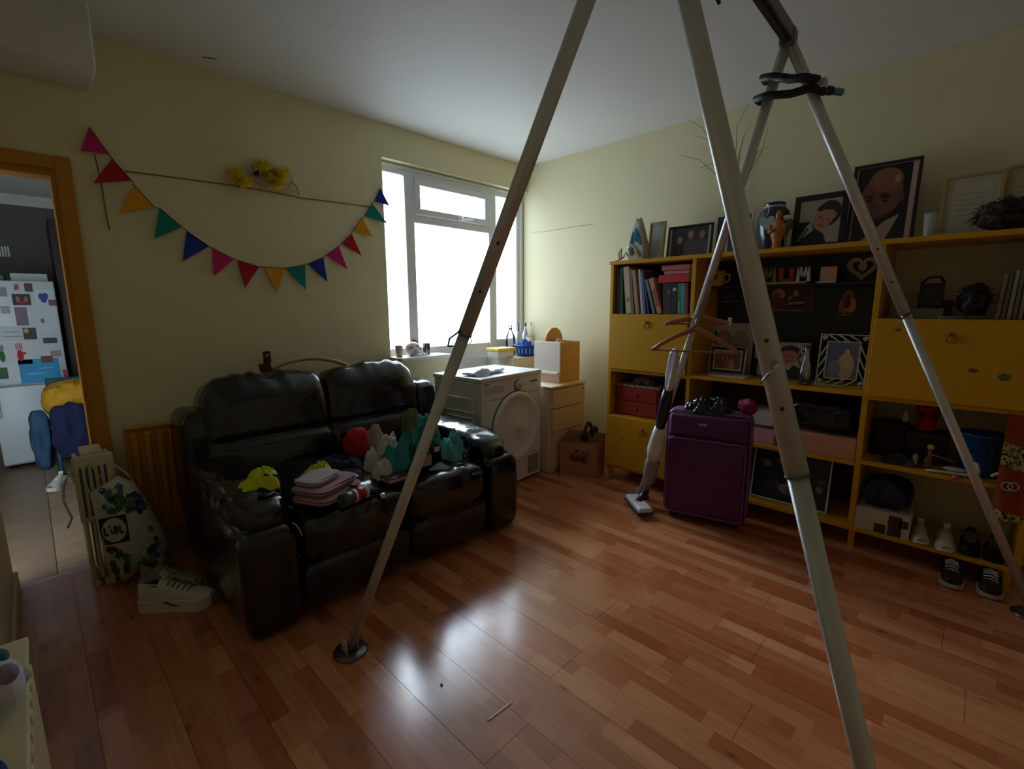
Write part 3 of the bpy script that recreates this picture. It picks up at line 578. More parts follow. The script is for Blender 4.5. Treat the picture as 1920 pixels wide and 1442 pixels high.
# ---- radiators
def radiator(name, label, mat, x0, x1, y0, y1, z0, z1, along='x', pitch=.055):
    t = thing(name, label, 'radiator', ((x0+x1)/2, (y0+y1)/2, 0))
    if along == 'x':
        MB().box(x0, x1, y0+.012, y1, z0, z1-.012, .004).build('panel', mat, t); MB().box(x0-.004, x1+.004, y0, y1, z1-.014, z1, .004).build('top_grille', mat, t)
        k = x0+.02
        while k < x1-.03: MB().box(k, k+pitch*.55, y0-.014, y0+.014, z0+.03, z1-.03, .010, 3).build('rib', mat, t); k += pitch
    else:
        MB().box(x0, x1-.012, y0, y1, z0, z1-.012, .004).build('panel', mat, t); MB().box(x0, x1, y0-.004, y1+.004, z1-.014, z1, .004).build('top_grille', mat, t)
        k = y0+.02
        while k < y1-.03: MB().box(x1-.014, x1, k, k+pitch*.62, z0+.03, z1-.04, .006).build('rib', mat, t); k += pitch
    for e in (.1, .9):
        if along == 'x': MB().box(x0+(x1-x0)*e-.015, x0+(x1-x0)*e+.015, y1, -.004, z0+.05, z0+.12).build('bracket', mat, t); MB().cyl((x0+(x1-x0)*e, (y0+y1)/2, 0), (x0+(x1-x0)*e, (y0+y1)/2, z0+.03), .008, n=10).build('pipe', mat, t)
        else: MB().box(-3.636, x0, y0+(y1-y0)*e-.015, y0+(y1-y0)*e+.015, z0+.05, z0+.12).build('bracket', mat, t); MB().cyl(((x0+x1)/2, y0+(y1-y0)*e, 0), ((x0+x1)/2, y0+(y1-y0)*e, z0+.03), .008, n=10).build('pipe', mat, t)
    return t
radiator('radiator', 'yellow painted wall radiator tucked behind the black sofa', M('radiator_yellow', (200, 136, 30), .42, var=.15), -3.17, -2.25, -.118, -.05, .14, .722)
radiator('radiator', 'cream wall radiator with a soft toy lying on it', M('radiator_cream', (222, 210, 170), .45), -3.612, -3.535, -2.75, -1.72, .12, .60, 'y')

# ================================================================== THINGS ON THE WALLS
BY = -.006
bu = thing('bunting', 'felt bunting of coloured triangle flags sagging across the pale yellow wall', 'bunting', atY((430, 480), BY))
FC = {'p': M('felt_pink', (196, 36, 110), .95, bump=.2), 'r': M('felt_red', (178, 20, 40), .95, bump=.2), 'y': M('felt_amber', (222, 156, 36), .95, bump=.2), 't': M('felt_teal', (12, 130, 118), .95, bump=.2), 'b': M('felt_blue', (28, 52, 150), .95, bump=.2)}
FLAGS = [('p', (167,238), (204,289), (150,285)), ('r', (210,298), (247,339), (174,345)), ('y', (251,347), (290,389), (224,398)), ('t', (299,390), (341,426), (288,448)), ('b', (350,433), (392,462), (341,490)), ('p', (398,465), (439,486), (399,518)), ('r', (445,488), (486,500), (457,540)), ('y', (495,501), (534,503), (517,551)), ('t', (536,503), (572,497), (571,544)), ('b', (578,495), (606,483), (611,529)), ('p', (612,479), (635,462), (649,506)), ('r', (641,457), (659,438), (675,480)), ('y', (663,432), (679,408), (696,446)), ('t', (684,405), (698,382), (723,420)), ('b', (702,377), (713,353), (727,387))]
for c, a, b, t_ in FLAGS:
    A_, B_, T_ = (atY(q, BY) for q in (a, b, t_)); n_ = 5; vs_ = []; m_ = MB()
    for i in range(n_+1):
        for j in range(n_+1-i):
            u_, v_ = i/n_, j/n_; p = A_*(1-u_-v_) + B_*v_ + T_*u_; p.y -= .004 + .010*math.sin(3*v_+2*u_)*u_ + .012*u_; vs_.append(p)
    idx = {}; k = 0
    for i in range(n_+1):
        for j in range(n_+1-i): idx[i, j] = k; k += 1
    fs = []
    for i in range(n_):
        for j in range(n_-i):
            fs.append([idx[i, j], idx[i+1, j], idx[i, j+1]])
            if j < n_-i-1: fs.append([idx[i+1, j], idx[i+1, j+1], idx[i, j+1]])
    k = len(vs_); m_.add(vs_ + [p+Vector((0, .003, 0)) for p in vs_], fs + [[x_+k for x_ in f][::-1] for f in fs], True); m_.build('flag', FC[c], bu)
sp_ = [atY(q, BY-.004) for f in FLAGS for q in (f[1], f[2])]; MB().tube(sp_, .0022, 6).build('string', M('string_dark', (80, 60, 50), .9), bu)
tag(MB().tube([atY(q, -.006) for q in ((235, 321), (300, 329), (380, 340), (445, 349), (510, 360), (565, 371), (630, 379), (697, 388))], .0032, 6).build('wall_cable', M('cable_brown', (136, 112, 76), .8)), 'long thin brown cable running along the wall above the bunting', 'cable')
tag(MB().tube([atY(q, -.005) for q in ((177, 289), (184, 318), (191, 350), (198, 395), (205, 432))], .0026, 6).build('hanging_cord', M('cord_grey', (120, 106, 80), .8)), 'short loose cord hanging down the wall beside the door casing', 'cord')
# flower decoration
FY = -.06
fd = thing('flower_garland', 'bright yellow pompom flowers on a pinkish ribbon fixed to the wall', 'decoration', atY((490, 332), -.01))
PET = M('petal_yellow', (226, 200, 24), .7, var=.18, vs_=40, sheen=.2); random.seed(9)
for (cx, cy, r) in ((440, 325, 17), (458, 339, 14), (490, 311, 18), (508, 330, 14), (524, 326, 20), (520, 343, 13)):
    c = atY((cx, cy), -.055); rr = r/345.0; m_ = MB(); m_.sup(c, (rr*.55,)*3, 2, 5)
    for k in range(60):
        z_ = 1-2*(k+.5)/60; a = k*2.39996; d_ = Vector((math.sqrt(1-z_*z_)*math.cos(a), math.sqrt(1-z_*z_)*math.sin(a), z_)); s1 = d_.orthogonal().normalized(); s2 = d_.cross(s1)
        if c.y+d_.y*rr > -.004: continue
        ln = rr*random.uniform(.85, 1.08); w_ = rr*.20; m_.add([c+d_*rr*.4-s1*w_*.5, c+d_*rr*.4+s1*w_*.5, c+d_*ln+s1*w_+s2*w_*.3, c+d_*(ln*1.06), c+d_*ln-s1*w_-s2*w_*.3], [[0, 1, 2, 3, 4]])
    m_.build('flower', PET, fd)
RB = M('ribbon_pinkish', (186, 160, 150), .7, bump=.2)
for pts in (((470, 312), (482, 322), (476, 340), (490, 350), (500, 346)), ((505, 305), (480, 320), (470, 330)), ((540, 320), (548, 335), (543, 352), (552, 360)), ((545, 340), (556, 350), (560, 366))):
    MB().tube([atY(q, -.03-.008*(i % 2)) for i, q in enumerate(pts)], .010, 8, flat=.3).build('ribbon', RB, fd)
MB().sup(atY((481, 325), -.04), (.018, .012, .02), 2.5, 5).build('ribbon_knot', M('ribbon_dark', (96, 64, 62), .8), fd)
# pale hoop with dark clip behind the sofa
hp = thing('wooden_hoop', 'pale curved hoop with a dark clip leaning on the wall behind the sofa', 'hoop', (-2.27, -.1, .2))
HY = -.150; cxh = atY((575, 672), HY); Rh = .45
pts = [Vector((cxh.x+Rh*math.cos(a), HY, cxh.z-.36+.36*math.sin(a))) for a in [math.pi*k/24 for k in range(25)]]
pts = [Vector((cxh.x+.46, HY, .014)), Vector((cxh.x+.46, HY, .25))] + pts + [Vector((cxh.x-.46, HY, .25)), Vector((cxh.x-.46, HY, .014))]
MB().tube(pts, .014, 10).build('tube', M('pale_tube', (206, 176, 140), .45), hp)
ca, cb = atY((497, 692), HY), atY((500, 668), HY)
MB().obox(ca+Vector((0, -.005, .012)), (1, 0, .15), (0, 1, 0), (-.15, 0, 1), .030, .022, .024, .006).build('clip', M('dark_clip', (62, 28, 32), .5), hp); m_ = MB(); m_.obox(cb+Vector((0, -.004, -.004)), (1, 0, 0), (0, 1, 0), (0, 0, 1), .022, .006, .034, .005); cl = m_.build('clip_tab', M('dark_clip'), hp)
MB().cyl(cb+Vector((0, -.012, .006)), cb+Vector((0, -.009, .006)), .006, n=12).build('clip_hole', M('sill_white'), cl)
# ceiling crack mark and spots on plaster
MB().tube([atZ((380, 107), H-.001), atZ((393, 109), H-.001), atZ((406, 111), H-.001)], .003, 5).build('trim_8', M('crack2', (96, 92, 86), .9)); struct(bpy.data.objects['trim_8'], 'small dark scratch in the ceiling')

# ================================================================== BESIDE THE DOORWAY
CRM = M('heater_cream', (222, 208, 172), .42)
HS = .018
ht = thing('oil_radiator', 'cream oil-filled electric heater with thin fins standing beside the doorway', 'heater', (-3.30, -.13, 0))
for k in range(5): x_ = -3.375+k*.030; MB().box(x_, x_+.017, -.27+HS, -.03+HS, .03, .62, .008, 3).build('fin', CRM, ht)
MB().box(-3.385, -3.235, -.295+HS, -.268+HS, .33, .655, .012, 3).build('control_box', CRM, ht)
MB().box(-3.35, -3.27, -.28+HS, -.10, .64, .668, .008).build('handle', CRM, ht)
for k in range(5): MB().box(-3.365+k*.022, -3.356+k*.022, -.298+HS, -.294+HS, .36, .60).build('grille_slot', M('slot_grey', (70, 80, 90), .5), ht)
for k in range(3): MB().cyl((-3.36+k*.04, -.29+HS, .012), (-3.36+k*.04, -.05, .012), .012, n=10).build('foot_rail', CRM, ht)
MB().tube([(-3.385, -.10, .55), (-3.42, -.12, .50), (-3.43, -.13, .42), (-3.41, -.14, .33), (-3.43, -.12, .28)], .005, 6).build('power_cord', M('cord_white', (214, 214, 214), .5), ht)
# shopping bag
BGY = -.318
bg = thing('shopping_bag', 'white floral reusable shopping bag with a navy logo slumped against the heater', 'bag', atZ((250, 1085), 0))
BAGM = M('bag_white', (206, 202, 190), .55, var=.06, bump=.25, bs=25)
out = [(168, 925), (196, 908), (222, 893), (252, 905), (278, 942), (302, 985), (318, 1018), (306, 1042), (284, 1052), (258, 1066), (232, 1090), (208, 1092), (196, 1040), (182, 985)]
P = [atY(q, BGY) for q in out]; 
for p in P: p.z = max(p.z, .004)
cen = sum(P, Vector())/len(P); m_ = MB(); vs_ = []; k = len(P); lay = [(1.0, 0.0), (.97, -.035), (.80, -.062), (.45, -.075), (0.02, -.078)]
for s_, dy_ in lay: vs_ += [cen + (p-cen)*s_ + Vector((0, dy_+.006*noise.noise(p*14), 0)) for p in P]
fs = [[i*k+j, i*k+(j+1) % k, (i+1)*k+(j+1) % k, (i+1)*k+j] for i in range(len(lay)-1) for j in range(k)]; fs.append([(len(lay)-1)*k+j for j in range(k)]); o_ = len(vs_)
for s_, dy_ in [(1.0, .012), (.9, .026), (.5, .034)]: vs_ += [cen + (p-cen)*s_ + Vector((0, dy_, 0)) for p in P]
fs += [[(j+1) % k, j, o_+j, o_+(j+1) % k] for j in range(k)] + [[o_+i*k+(j+1) % k, o_+i*k+j, o_+(i+1)*k+j, o_+(i+1)*k+(j+1) % k] for i in range(2) for j in range(k)] + [[o_+2*k+j for j in range(k)][::-1]]
m_.add(vs_, fs, True); bag = m_.build('bag_body', BAGM, bg)
from mathutils.bvhtree import BVHTree
_bv = BVHTree.FromPolygons([tuple(v) for v in m_.v], m_.f)
def on_bag(px, off=.003):
    d = ray(px).normalized(); h = _bv.ray_cast(CAM, d); return (h[0] - d*off) if h[0] else None
def blob(px, r, mat, par, name='print', n=12, seed=0):
    pts = []
    for j in range(n):
        a = 2*math.pi*j/n; k_ = r*(1+.2*math.sin(5*a+seed)); q = on_bag((px[0]+k_*math.cos(a), px[1]+k_*math.sin(a)))
        if q is None: return
        pts.append(q)
    c_ = on_bag(px)
    if c_ is None: return
    MB().add(pts+[c_], [[j, (j+1) % n, n] for j in range(n)]).build(name, mat, par)
random.seed(21)
PR = [M('print_navy', (24, 44, 84), .6), M('print_green', (58, 92, 62), .6), M('print_teal', (70, 108, 118), .6), M('print_blue', (60, 96, 140), .6), M('print_leaf', (92, 112, 52), .6), M('print_pale', (176, 190, 190), .6)]
spots = []
for i in range(420):
    x_, y_ = random.uniform(168, 314), random.uniform(900, 1088); dx_, dy_ = x_-216, y_-994
    if abs(dx_) < 34 and abs(dy_) < 34: continue
    if 238 < x_ < 276 and 960 < y_ < 1024: continue
    if 225 < x_ < 262 and 1020 < y_ < 1042: continue
    if any((x_-a)**2+(y_-b)**2 < 52 for a, b in spots): continue
    spots.append((x_, y_)); blob((x_, y_), random.uniform(4.5, 9.0), PR[random.randrange(6)], bag, 'flower_print', 15, i)
# logo: navy square, pale disc, lettering
lc = (214, 994); ex, ey = (1.0, -.20), (.18, 1.0)
def lp(a, b): return (lc[0]+ex[0]*a+ey[0]*b, lc[1]+ex[1]*a+ey[1]*b)
def patch(fn, nu, nv, off, mat, name):
    g_ = [[on_bag(lp(*fn(i/nu, j/nv)), off) for j in range(nv+1)] for i in range(nu+1)]
    if any(p is None for r in g_ for p in r): return
    MB().add([p for r in g_ for p in r], [[i*(nv+1)+j, (i+1)*(nv+1)+j, (i+1)*(nv+1)+j+1, i*(nv+1)+j+1] for i in range(nu) for j in range(nv)]).build(name, mat, bag)
patch(lambda u, v: (-26+52*u, -25+50*v), 8, 8, .005, PR[0], 'logo_square')
patch(lambda u, v: (23*v*math.cos(2*math.pi*u), 22*v*math.sin(2*math.pi*u)), 28, 5, .007, BAGM, 'logo_disc')
def lstroke(a, b, wd=2.0):
    a, b = Vector(a), Vector(b); d = (b-a).normalized(); n_ = Vector((-d.y, d.x))*wd
    patch(lambda u, v: tuple(a+(b-a)*u+n_*(2*v-1)), 3, 2, .009, PR[0], 'logo_letter')
for a, b in (((-18, -7), (-18, 7)), ((-18, 7), (-11, 7)), ((-6, -2), (-4, 7)), ((-8, -9), (-6, -6)), ((1, -7), (1, 7)), ((1, -7), (6, -4)), ((6, -4), (6, 4)), ((6, 4), (1, 7)), ((11, -7), (11, 7)), ((11, 7), (18, 7))): lstroke(a, b)
MB().tube([P[0], atY((160, 905), BGY), atY((158, 880), BGY+.02), atY((168, 868), BGY+.03), atY((188, 895), BGY)], .006, 6, flat=.4).build('carry_loop', BAGM, bg); MB().tube([P[3], atY((235, 885), BGY+.01), atY((215, 872), BGY+.022), atY((207, 868), BGY+.030)], .008, 6, flat=.4).build('carry_loop', BAGM, bg)

# ---- shoes
def shoe(name, label, loc, rz, ln, mats, group=None, high=.0, laces=True, sole_h=.035, roll=0.0):
    """toe towards local +x; mats = (sole, upper, lining, lace)"""
    loc = Vector(loc); rm = Matrix.Rotation(rz, 3, 'Z') @ Matrix.Rotation(roll, 3, 'X')
    def W(x_, y_, z_): return loc + rm @ Vector((x_*ln, y_*ln, z_*ln))
    t = thing(name, label, 'shoe', loc, group)
    st_ = [(-.5, .06, 0), (-.47, .115, 0), (-.35, .135, 0), (-.1, .125, .0), (.15, .155, 0), (.32, .165, 0), (.43, .13, .01), (.49, .06, .03)]; sh = sole_h/ln
    m_ = MB(); n_ = len(st_); vs_ = []
    for x_, w_, l_ in st_: vs_ += [W(x_, -w_*.94, l_), W(x_, -w_, sh), W(x_, w_, sh), W(x_, w_*.94, l_)]
    fs = [[i*4+j, (i+1)*4+j, (i+1)*4+(j+1) % 4, i*4+(j+1) % 4] for i in range(n_-1) for j in range(4)] + [[3, 2, 1, 0], [(n_-1)*4+j for j in range(4)]]
    m_.add(vs_, fs); m_.build('sole', mats[0], t)
    up = [(-.49, .055, .22+high), (-.44, .10, .27+high), (-.33, .115, .25+high), (-.2, .115, .235+high*.9), (-.05, .115, .235+high*.4), (.08, .125, .20), (.2, .14, .155), (.32, .145, .125), (.42, .115, .095), (.475, .05, .06)]
    m_ = MB(); k = 11; vs_ = []
    for x_, w_, h_ in up:
        for j in range(k):
            a = math.pi*j/(k-1); vs_.append(W(x_, -math.cos(a)*w_, sh*.9+math.sin(a)**.75*h_))
    fs = []
    for i in range(len(up)-1):
        for j in range(k-1):
            if i in (0, 1, 2) and 3 <= j <= 6: continue      # opening
            fs.append([i*k+j, (i+1)*k+j, (i+1)*k+j+1, i*k+j+1])
    fs += [[j for j in range(k)][::-1], [(len(up)-1)*k+j for j in range(k)]]
    m_.add(vs_, fs, True); u_ = m_.build('upper', mats[1], t)
    MB().sup(W(-.28, 0, .17+high*.5+sh), (ln*.17, ln*.085, ln*.03), 2.5, 6, rot=rz).build('lining', mats[2], t)
    tg = MB(); tg.add([W(-.12, -.06, .25+sh+high), W(-.12, .06, .25+sh+high), W(-.17, .055, .33+sh+high), W(-.17, -.055, .33+sh+high), W(-.10, -.06, .25+sh+high), W(-.10, .06, .25+sh+high), W(-.155, .055, .335+sh+high), W(-.155, -.055, .335+sh+high)], [[0, 1, 2, 3], [7, 6, 5, 4], [0, 4, 5, 1], [2, 6, 7, 3], [1, 5, 6, 2], [0, 3, 7, 4]]); tg.build('tongue', mats[1], t)
    if laces:
        for i in range(5):
            x_ = -.07+i*.065; h_ = .245-.10*max(0, i/4)**1.2 - .01+high*.4*max(0, 1-i/2); MB().tube([W(x_, -.085, h_*.86+sh), W(x_+.012, 0, h_+.012+sh), W(x_+.024, .085, h_*.86+sh)], .0035, 6).build('lace', mats[3], t)
        for s_ in (-1, 1): MB().tube([W(.11, -.13*s_, .10), W(.0, -.136*s_, .12), W(-.10, -.13*s_, .17)], .006, 6, flat=.5).build('side_stripe', mats[2], u_)
    return t
SW = M('shoe_white', (214, 210, 200), .5, var=.06); SS = M('sole_white', (226, 222, 210), .5); SD = M('shoe_lining', (34, 34, 44), .8); SLc = M('lace_grey', (120, 124, 130), .8)
shoe('trainer', 'chunky white trainer with dark stripes lying beside the sofa arm', atZ((335, 1138), 0), math.radians(-40), .31, (SS, SW, SD, SLc), 'white trainers by the sofa', high=.06, sole_h=.055)
shoe('trainer', 'pale grey trainer tucked behind the white striped trainer', atZ((338, 1100), 0)+Vector((-.03, .02, 0)), math.radians(-52), .29, (SS, M('shoe_grey', (150, 146, 138), .6), SD, SLc), 'white trainers by the sofa', high=.05, sole_h=.045)
# toy on cream radiator and blue cloth
ty = thing('soft_toy', 'round white toy with green and mauve patches on the cream radiator', 'toy', atZ((18, 1315), .60))
c = atZ((14, 1330), .60); c.x = -3.585
MB().sup(c+Vector((0, 0, .05)), (.052, .06, .05), 2.2, 10).build('toy_body', M('toy_white', (206, 208, 220), .9, bump=.3), ty)
for d_, r_, cl in (((.02, .02, .095), .016, (40, 110, 104)), ((.03, -.03, .085), .018, (150, 130, 160)), ((-.01, .04, .09), .017, (120, 60, 84)), ((.04, .005, .05), .018, (168, 150, 178))): MB().sup(c+Vector(d_), (r_,)*3, 2, 6).build('toy_patch', M('toy%d' % cl[0], cl, .8), ty)
tag(MB().heap((-3.585, -2.18, .60), .03, .06, .05, 5).build('blue_cloth', M('cloth_royal', (20, 48, 130), .9)), 'small royal blue cloth on the cream radiator', 'cloth')

# ================================================================== KITCHEN THINGS
FRW = M('fridge_white', (206, 214, 214), .35, var=.04)
fg = thing('fridge_freezer', 'tall white fridge freezer covered with papers seen through the doorway', 'fridge', (-3.48, 2.75, 0))
FX0, FX1, FYF = -3.72, -3.25, 2.45
MB().box(FX0, FX1, FYF+.05, 3.08, .03, 1.56, .01).build('body', FRW, fg); MB().box(FX0, FX1, FYF, FYF+.045, .715, 1.56, .01, 3).build('door', FRW, fg); d_ = MB().box(FX0, FX1, FYF, FYF+.045, .05, .70, .01, 3).build('freezer_door', FRW, fg); MB().box(FX0+.02, FX0+.04, FYF-.02, FYF, .45, .62, .006).build('handle', M('appliance_grey'), d_)
for x_ in (FX0+.05, FX1-.05): MB().cyl((x_, FYF+.1, 0), (x_, FYF+.1, .035), .02, n=12).build('foot', BLK, fg)
def note(name, label, x0, y0, x1, y1, col, cat='paper', dep=.0, marks=()):
    yy = FYF-.002-dep; a = atY((x0, y0), yy); b = atY((x1, y1), yy); mats = [M('note_%d_%d_%d' % col, col, .6, var=.08, vs_=20)]
    m_ = MB().box(a.x, b.x, yy, yy+.0016, b.z, a.z)
    W_, H_ = b.x-a.x, a.z-b.z
    for (u, v, ru, rv, cc) in marks:
        m_.cur = len(mats); mats.append(M('mark_%d_%d_%d' % cc, cc, .7)); n_ = 14; m_.add([(a.x+W_*(u+ru*math.cos(t)), yy-.0008-.0003*len(mats), b.z+H_*(v+rv*math.sin(t))) for t in [2*math.pi*k/n_ for k in range(n_)]], [list(range(n_))[::-1]])
    return tag(m_.build(name, mats), label, cat)
note('photo_print', 'grey photograph on the fridge corner above the lilac one', -8, 538, 14, 556, (140, 144, 150), 'photo')
note('photo_print', 'small print with a red and green figure on the fridge', 22, 530, 40, 546, (196, 196, 186), 'photo', marks=((.5, .5, .25, .35, (190, 70, 60)), (.3, .3, .15, .15, (70, 120, 80))))
note('magnet', 'brown and black magnet near the fridge top edge', 44, 531, 62, 547, (90, 70, 62), 'magnet', .003)
note('photo_print', 'dark photograph of two faces on the fridge', 21, 551, 59, 572, (60, 44, 50), 'photo', marks=((.3, .5, .12, .3, (170, 110, 104)), (.75, .5, .12, .3, (160, 104, 96)), (.5, .25, .3, .12, (150, 60, 60))))
note('paper_sheet', 'white sheet with a blue painted heart on the fridge', 63, 543, 102, 575, (212, 216, 222), marks=((.35, .6, .17, .2, (60, 84, 150)), (.58, .62, .17, .2, (60, 84, 150)), (.46, .42, .18, .2, (60, 84, 150))))
note('magnet', 'small oval brown magnet beside the blue heart sheet', 90, 562, 107, 573, (120, 84, 70), 'magnet', .004)
note('photo_print', 'lilac photograph with white border on the fridge', 0, 574, 20, 588, (170, 160, 176), 'photo')
note('photo_print', 'mauve photograph in the middle of the fridge door', 26, 576, 55, 610, (132, 110, 126), 'photo', marks=((.4, .85, .3, .12, (170, 110, 100)),))
note('paper_sheet', 'large white sheet with a tiny sketch on the fridge', 60, 578, 112, 624, (208, 214, 216), marks=((.35, .5, .08, .1, (120, 120, 130)),))
note('paper_sheet', 'lined white sheet above the handprint sheet', -6, 612, 62, 638, (204, 208, 210), marks=((.4, .6, .3, .03, (150, 152, 160)), (.45, .3, .35, .03, (150, 152, 160))))
note('magnet', 'brown teddy magnet with a yellow top on the lined sheet', 42, 615, 70, 636, (70, 60, 64), 'magnet', .004, marks=((.25, .75, .2, .2, (190, 170, 90)),))
note('magnet', 'long dark green magnet on the fridge', 80, 634, 108, 643, (60, 76, 76), 'magnet', .003)
H1 = [(.12, .4, .09, .25, (40, 110, 50))] + [(.06+.04*k, .78, .014, .16, (40, 110, 50)) for k in range(4)]; H2 = [(.66, .4, .10, .26, (190, 40, 44))] + [(.57+.055*k, .8, .015, .17, (190, 40, 44)) for k in range(4)] + [(.80, .5, .05, .06, (190, 40, 44))]
note('paper_sheet', 'white sheet with green and red painted handprints on the fridge', -8, 643, 62, 682, (214, 216, 214), marks=tuple(H1+H2))
note('paper_sheet', 'bright blue painted sheet low on the fridge door', 33, 675, 116, 714, (52, 156, 204), marks=((.4, .4, .25, .04, (120, 196, 226)), (.65, .6, .2, .03, (110, 190, 222))))
note('paper_sheet', 'small green painted square below the handprints', -8, 690, 17, 710, (50, 100, 50))
note('magnet', 'round red and pink magnet by the fridge edge', 118, 693, 129, 708, (196, 84, 92), 'magnet', .003)
note('magnet', 'dark red car shaped magnet above the blue painting', 76, 668, 100, 679, (120, 60, 62), 'magnet', .004); note('magnet', 'pale pink and grey magnet above the blue painting', 94, 658, 116, 668, (170, 140, 140), 'magnet', .004)
tag(MB().box(-3.50, -3.28, 2.55, 2.75, 1.56, 1.625, .004).build('box', M('carton_white', (196, 198, 196), .6)), 'flat white carton on top of the fridge', 'box'); tr_ = thing('tray', 'dark tray on top of the fridge behind the flat carton', 'tray', (-3.62, 2.65, 1.56)); MB().box(-3.71, -3.53, 2.5, 2.8, 1.56, 1.572, .004).build('tray_base', M('tray_dark', (86, 88, 90), .5), tr_)
for (a, b, c_, d_) in ((-3.71, -3.53, 2.5, 2.508), (-3.71, -3.53, 2.792, 2.8), (-3.71, -3.702, 2.5, 2.8), (-3.538, -3.53, 2.5, 2.8)): MB().box(a, b, c_, d_, 1.572, 1.60).build('tray_rim', M('tray_dark'), tr_)
vt = thing('wall_vent', 'small white slotted vent high on the dark kitchen wall', 'vent', atY((5, 470), 3.09))
for k in range(4): q = atY((-2+k*5.5, 462), 3.09); MB().box(q.x-.006, q.x+.006, 3.085, 3.098, q.z-.09, q.z, .002).build('slat', M('sill_white'), vt)
# chair draped with clothes
CK = M('chair_blue', (44, 84, 104), .5)
cx, cy = -3.22, 1.95
kc = thing('kitchen_chair', 'blue kitchen chair half hidden by the door casing', 'chair', (cx, cy, 0))
for sx in (-.17, .17):
    for sy in (-.17, .17): MB().cyl((cx+sx*1.05, cy+sy*1.05, 0), (cx+sx, cy+sy, .78 if sy > 0 else .44), .014, n=10).build('leg', CK, kc)
MB().box(cx-.2, cx+.2, cy-.2, cy+.2, .42, .45, .01).build('seat', CK, kc); MB().box(cx-.18, cx+.18, cy+.155, cy+.185, .55, .78, .01).build('backrest', CK, kc)
def drape(name, label, cat, c, h3, mat, seed, p=3.0):
    fn = lambda q, u: Vector((u.x, u.y, u.z))*.02*(1-abs(noise.noise(Vector((q.x*14+seed, q.y*14, q.z*5))))*2.5); return tag(MB().sup(c, h3, p, 16, fn).build(name, mat), label, cat)
drape('jacket', 'mustard yellow jacket thrown over the kitchen chair', 'jacket', (cx-.02, cy-.022, .61), (.19, .172, .155), M('jacket_mustard', (206, 152, 34), .8, bump=.2), 3, 2.6)
drape('trousers', 'dark navy trousers hanging down the kitchen chair', 'trousers', (cx-.08, cy-.262, .42), (.11, .05, .20), M('navy_cloth', (26, 32, 70), .9, bump=.2), 6); drape('jeans', 'blue denim jeans hanging beside the dark navy trousers', 'trousers', (cx-.252, cy-.10, .34), (.05, .10, .22), M('denim', (52, 84, 112), .9, bump=.2), 8)
shoe('trainer', 'white laced trainer below the kitchen chair', (cx-.20, cy-.30, 0), math.radians(-120), .24, (SS, SW, SD, SS))

# ================================================================== PICTURE FRAMES AND ORNAMENTS
class Ctx:
    """flat drawing on a picture plane: u to the viewer's right, v up, n to the viewer"""
    def __init__(s, P0, u, v, n, w_, h_): s.P0, s.u, s.v, s.n, s.w, s.h = P0, u, v, n, w_, h_; s.mb = MB(); s.mats = []; s.k = 0
    def at(s, a, b, off=0): return s.P0 + s.u*(a-.5)*s.w + s.v*b*s.h + s.n*off
    def use(s, col, rough=.45):
        m = M('print_%d_%d_%d' % col, col, rough, var=.06, vs_=30)
        if m not in s.mats: s.mats.append(m)
        s.mb.cur = s.mats.index(m); s.k += 1; return .0003*s.k
    def rect(s, a0, a1, b0, b1, col): o = s.use(col); s.mb.add([s.at(a0, b0, o), s.at(a1, b0, o), s.at(a1, b1, o), s.at(a0, b1, o)], [[0, 1, 2, 3]]); return s
    def poly(s, pts, col): o = s.use(col); s.mb.add([s.at(a, b, o) for a, b in pts], [list(range(len(pts)))]); return s
    def ell(s, a, b, ra, rb, col, rot=0.0, n=20):
        o = s.use(col); pts = []; r_ = s.h/s.w
        for k in range(n):
            t = 2*math.pi*k/n; x_, y_ = ra*math.cos(t), rb*math.sin(t); pts.append(s.at(a+(x_*math.cos(rot)-y_*r_*math.sin(rot)), b+(x_/r_*math.sin(rot)+y_*math.cos(rot)), o))
        s.mb.add(pts, [list(range(n))]); return s
def frame(name, label, P0, w_, h_, bd, fmat, draw, lean=.12, u=Vector((0, -1, 0)), dep=.018, mount=None, cat='framed picture', stand=True, roll=0.0):
    P0 = Vector(P0); u = u.normalized(); back = Vector((0, 0, 1)).cross(u); back = -back if back.dot(P0-CAM) < 0 else back
    v = (Vector((0, 0, 1))*math.cos(lean) + back*math.sin(lean)).normalized(); n = u.cross(v); n = n if n.dot(CAM-P0) > 0 else -n
    t = thing(name, label, cat, P0); m_ = MB()
    def bar(a0, a1, b0, b1): m_.obox(P0 + u*((a0+a1)/2) + v*((b0+b1)/2), u, v, n, (a1-a0)/2, (b1-b0)/2, dep/2, .0025)
    bar(-w_/2, w_/2, 0, bd); bar(-w_/2, w_/2, h_-bd, h_); bar(-w_/2, -w_/2+bd, bd, h_-bd); bar(w_/2-bd, w_/2, bd, h_-bd); m_.build('frame_moulding', fmat, t)
    MB().obox(P0+v*h_/2-n*.004, u, v, n, w_/2-bd*.5, h_/2-bd*.5, .003).build('backing', M('frame_backing', (60, 50, 44), .8), t)
    c = Ctx(P0+v*bd, u, v, n, w_-2*bd, h_-2*bd); draw(c); c.mb.build('photograph', c.mats, t)
    if stand: MB().obox(P0+v*h_*.35-n*.014+back*.02, u, (v-back*.35), n, .012, h_*.28, .002).build('strut', M('frame_backing'), t)
    return t
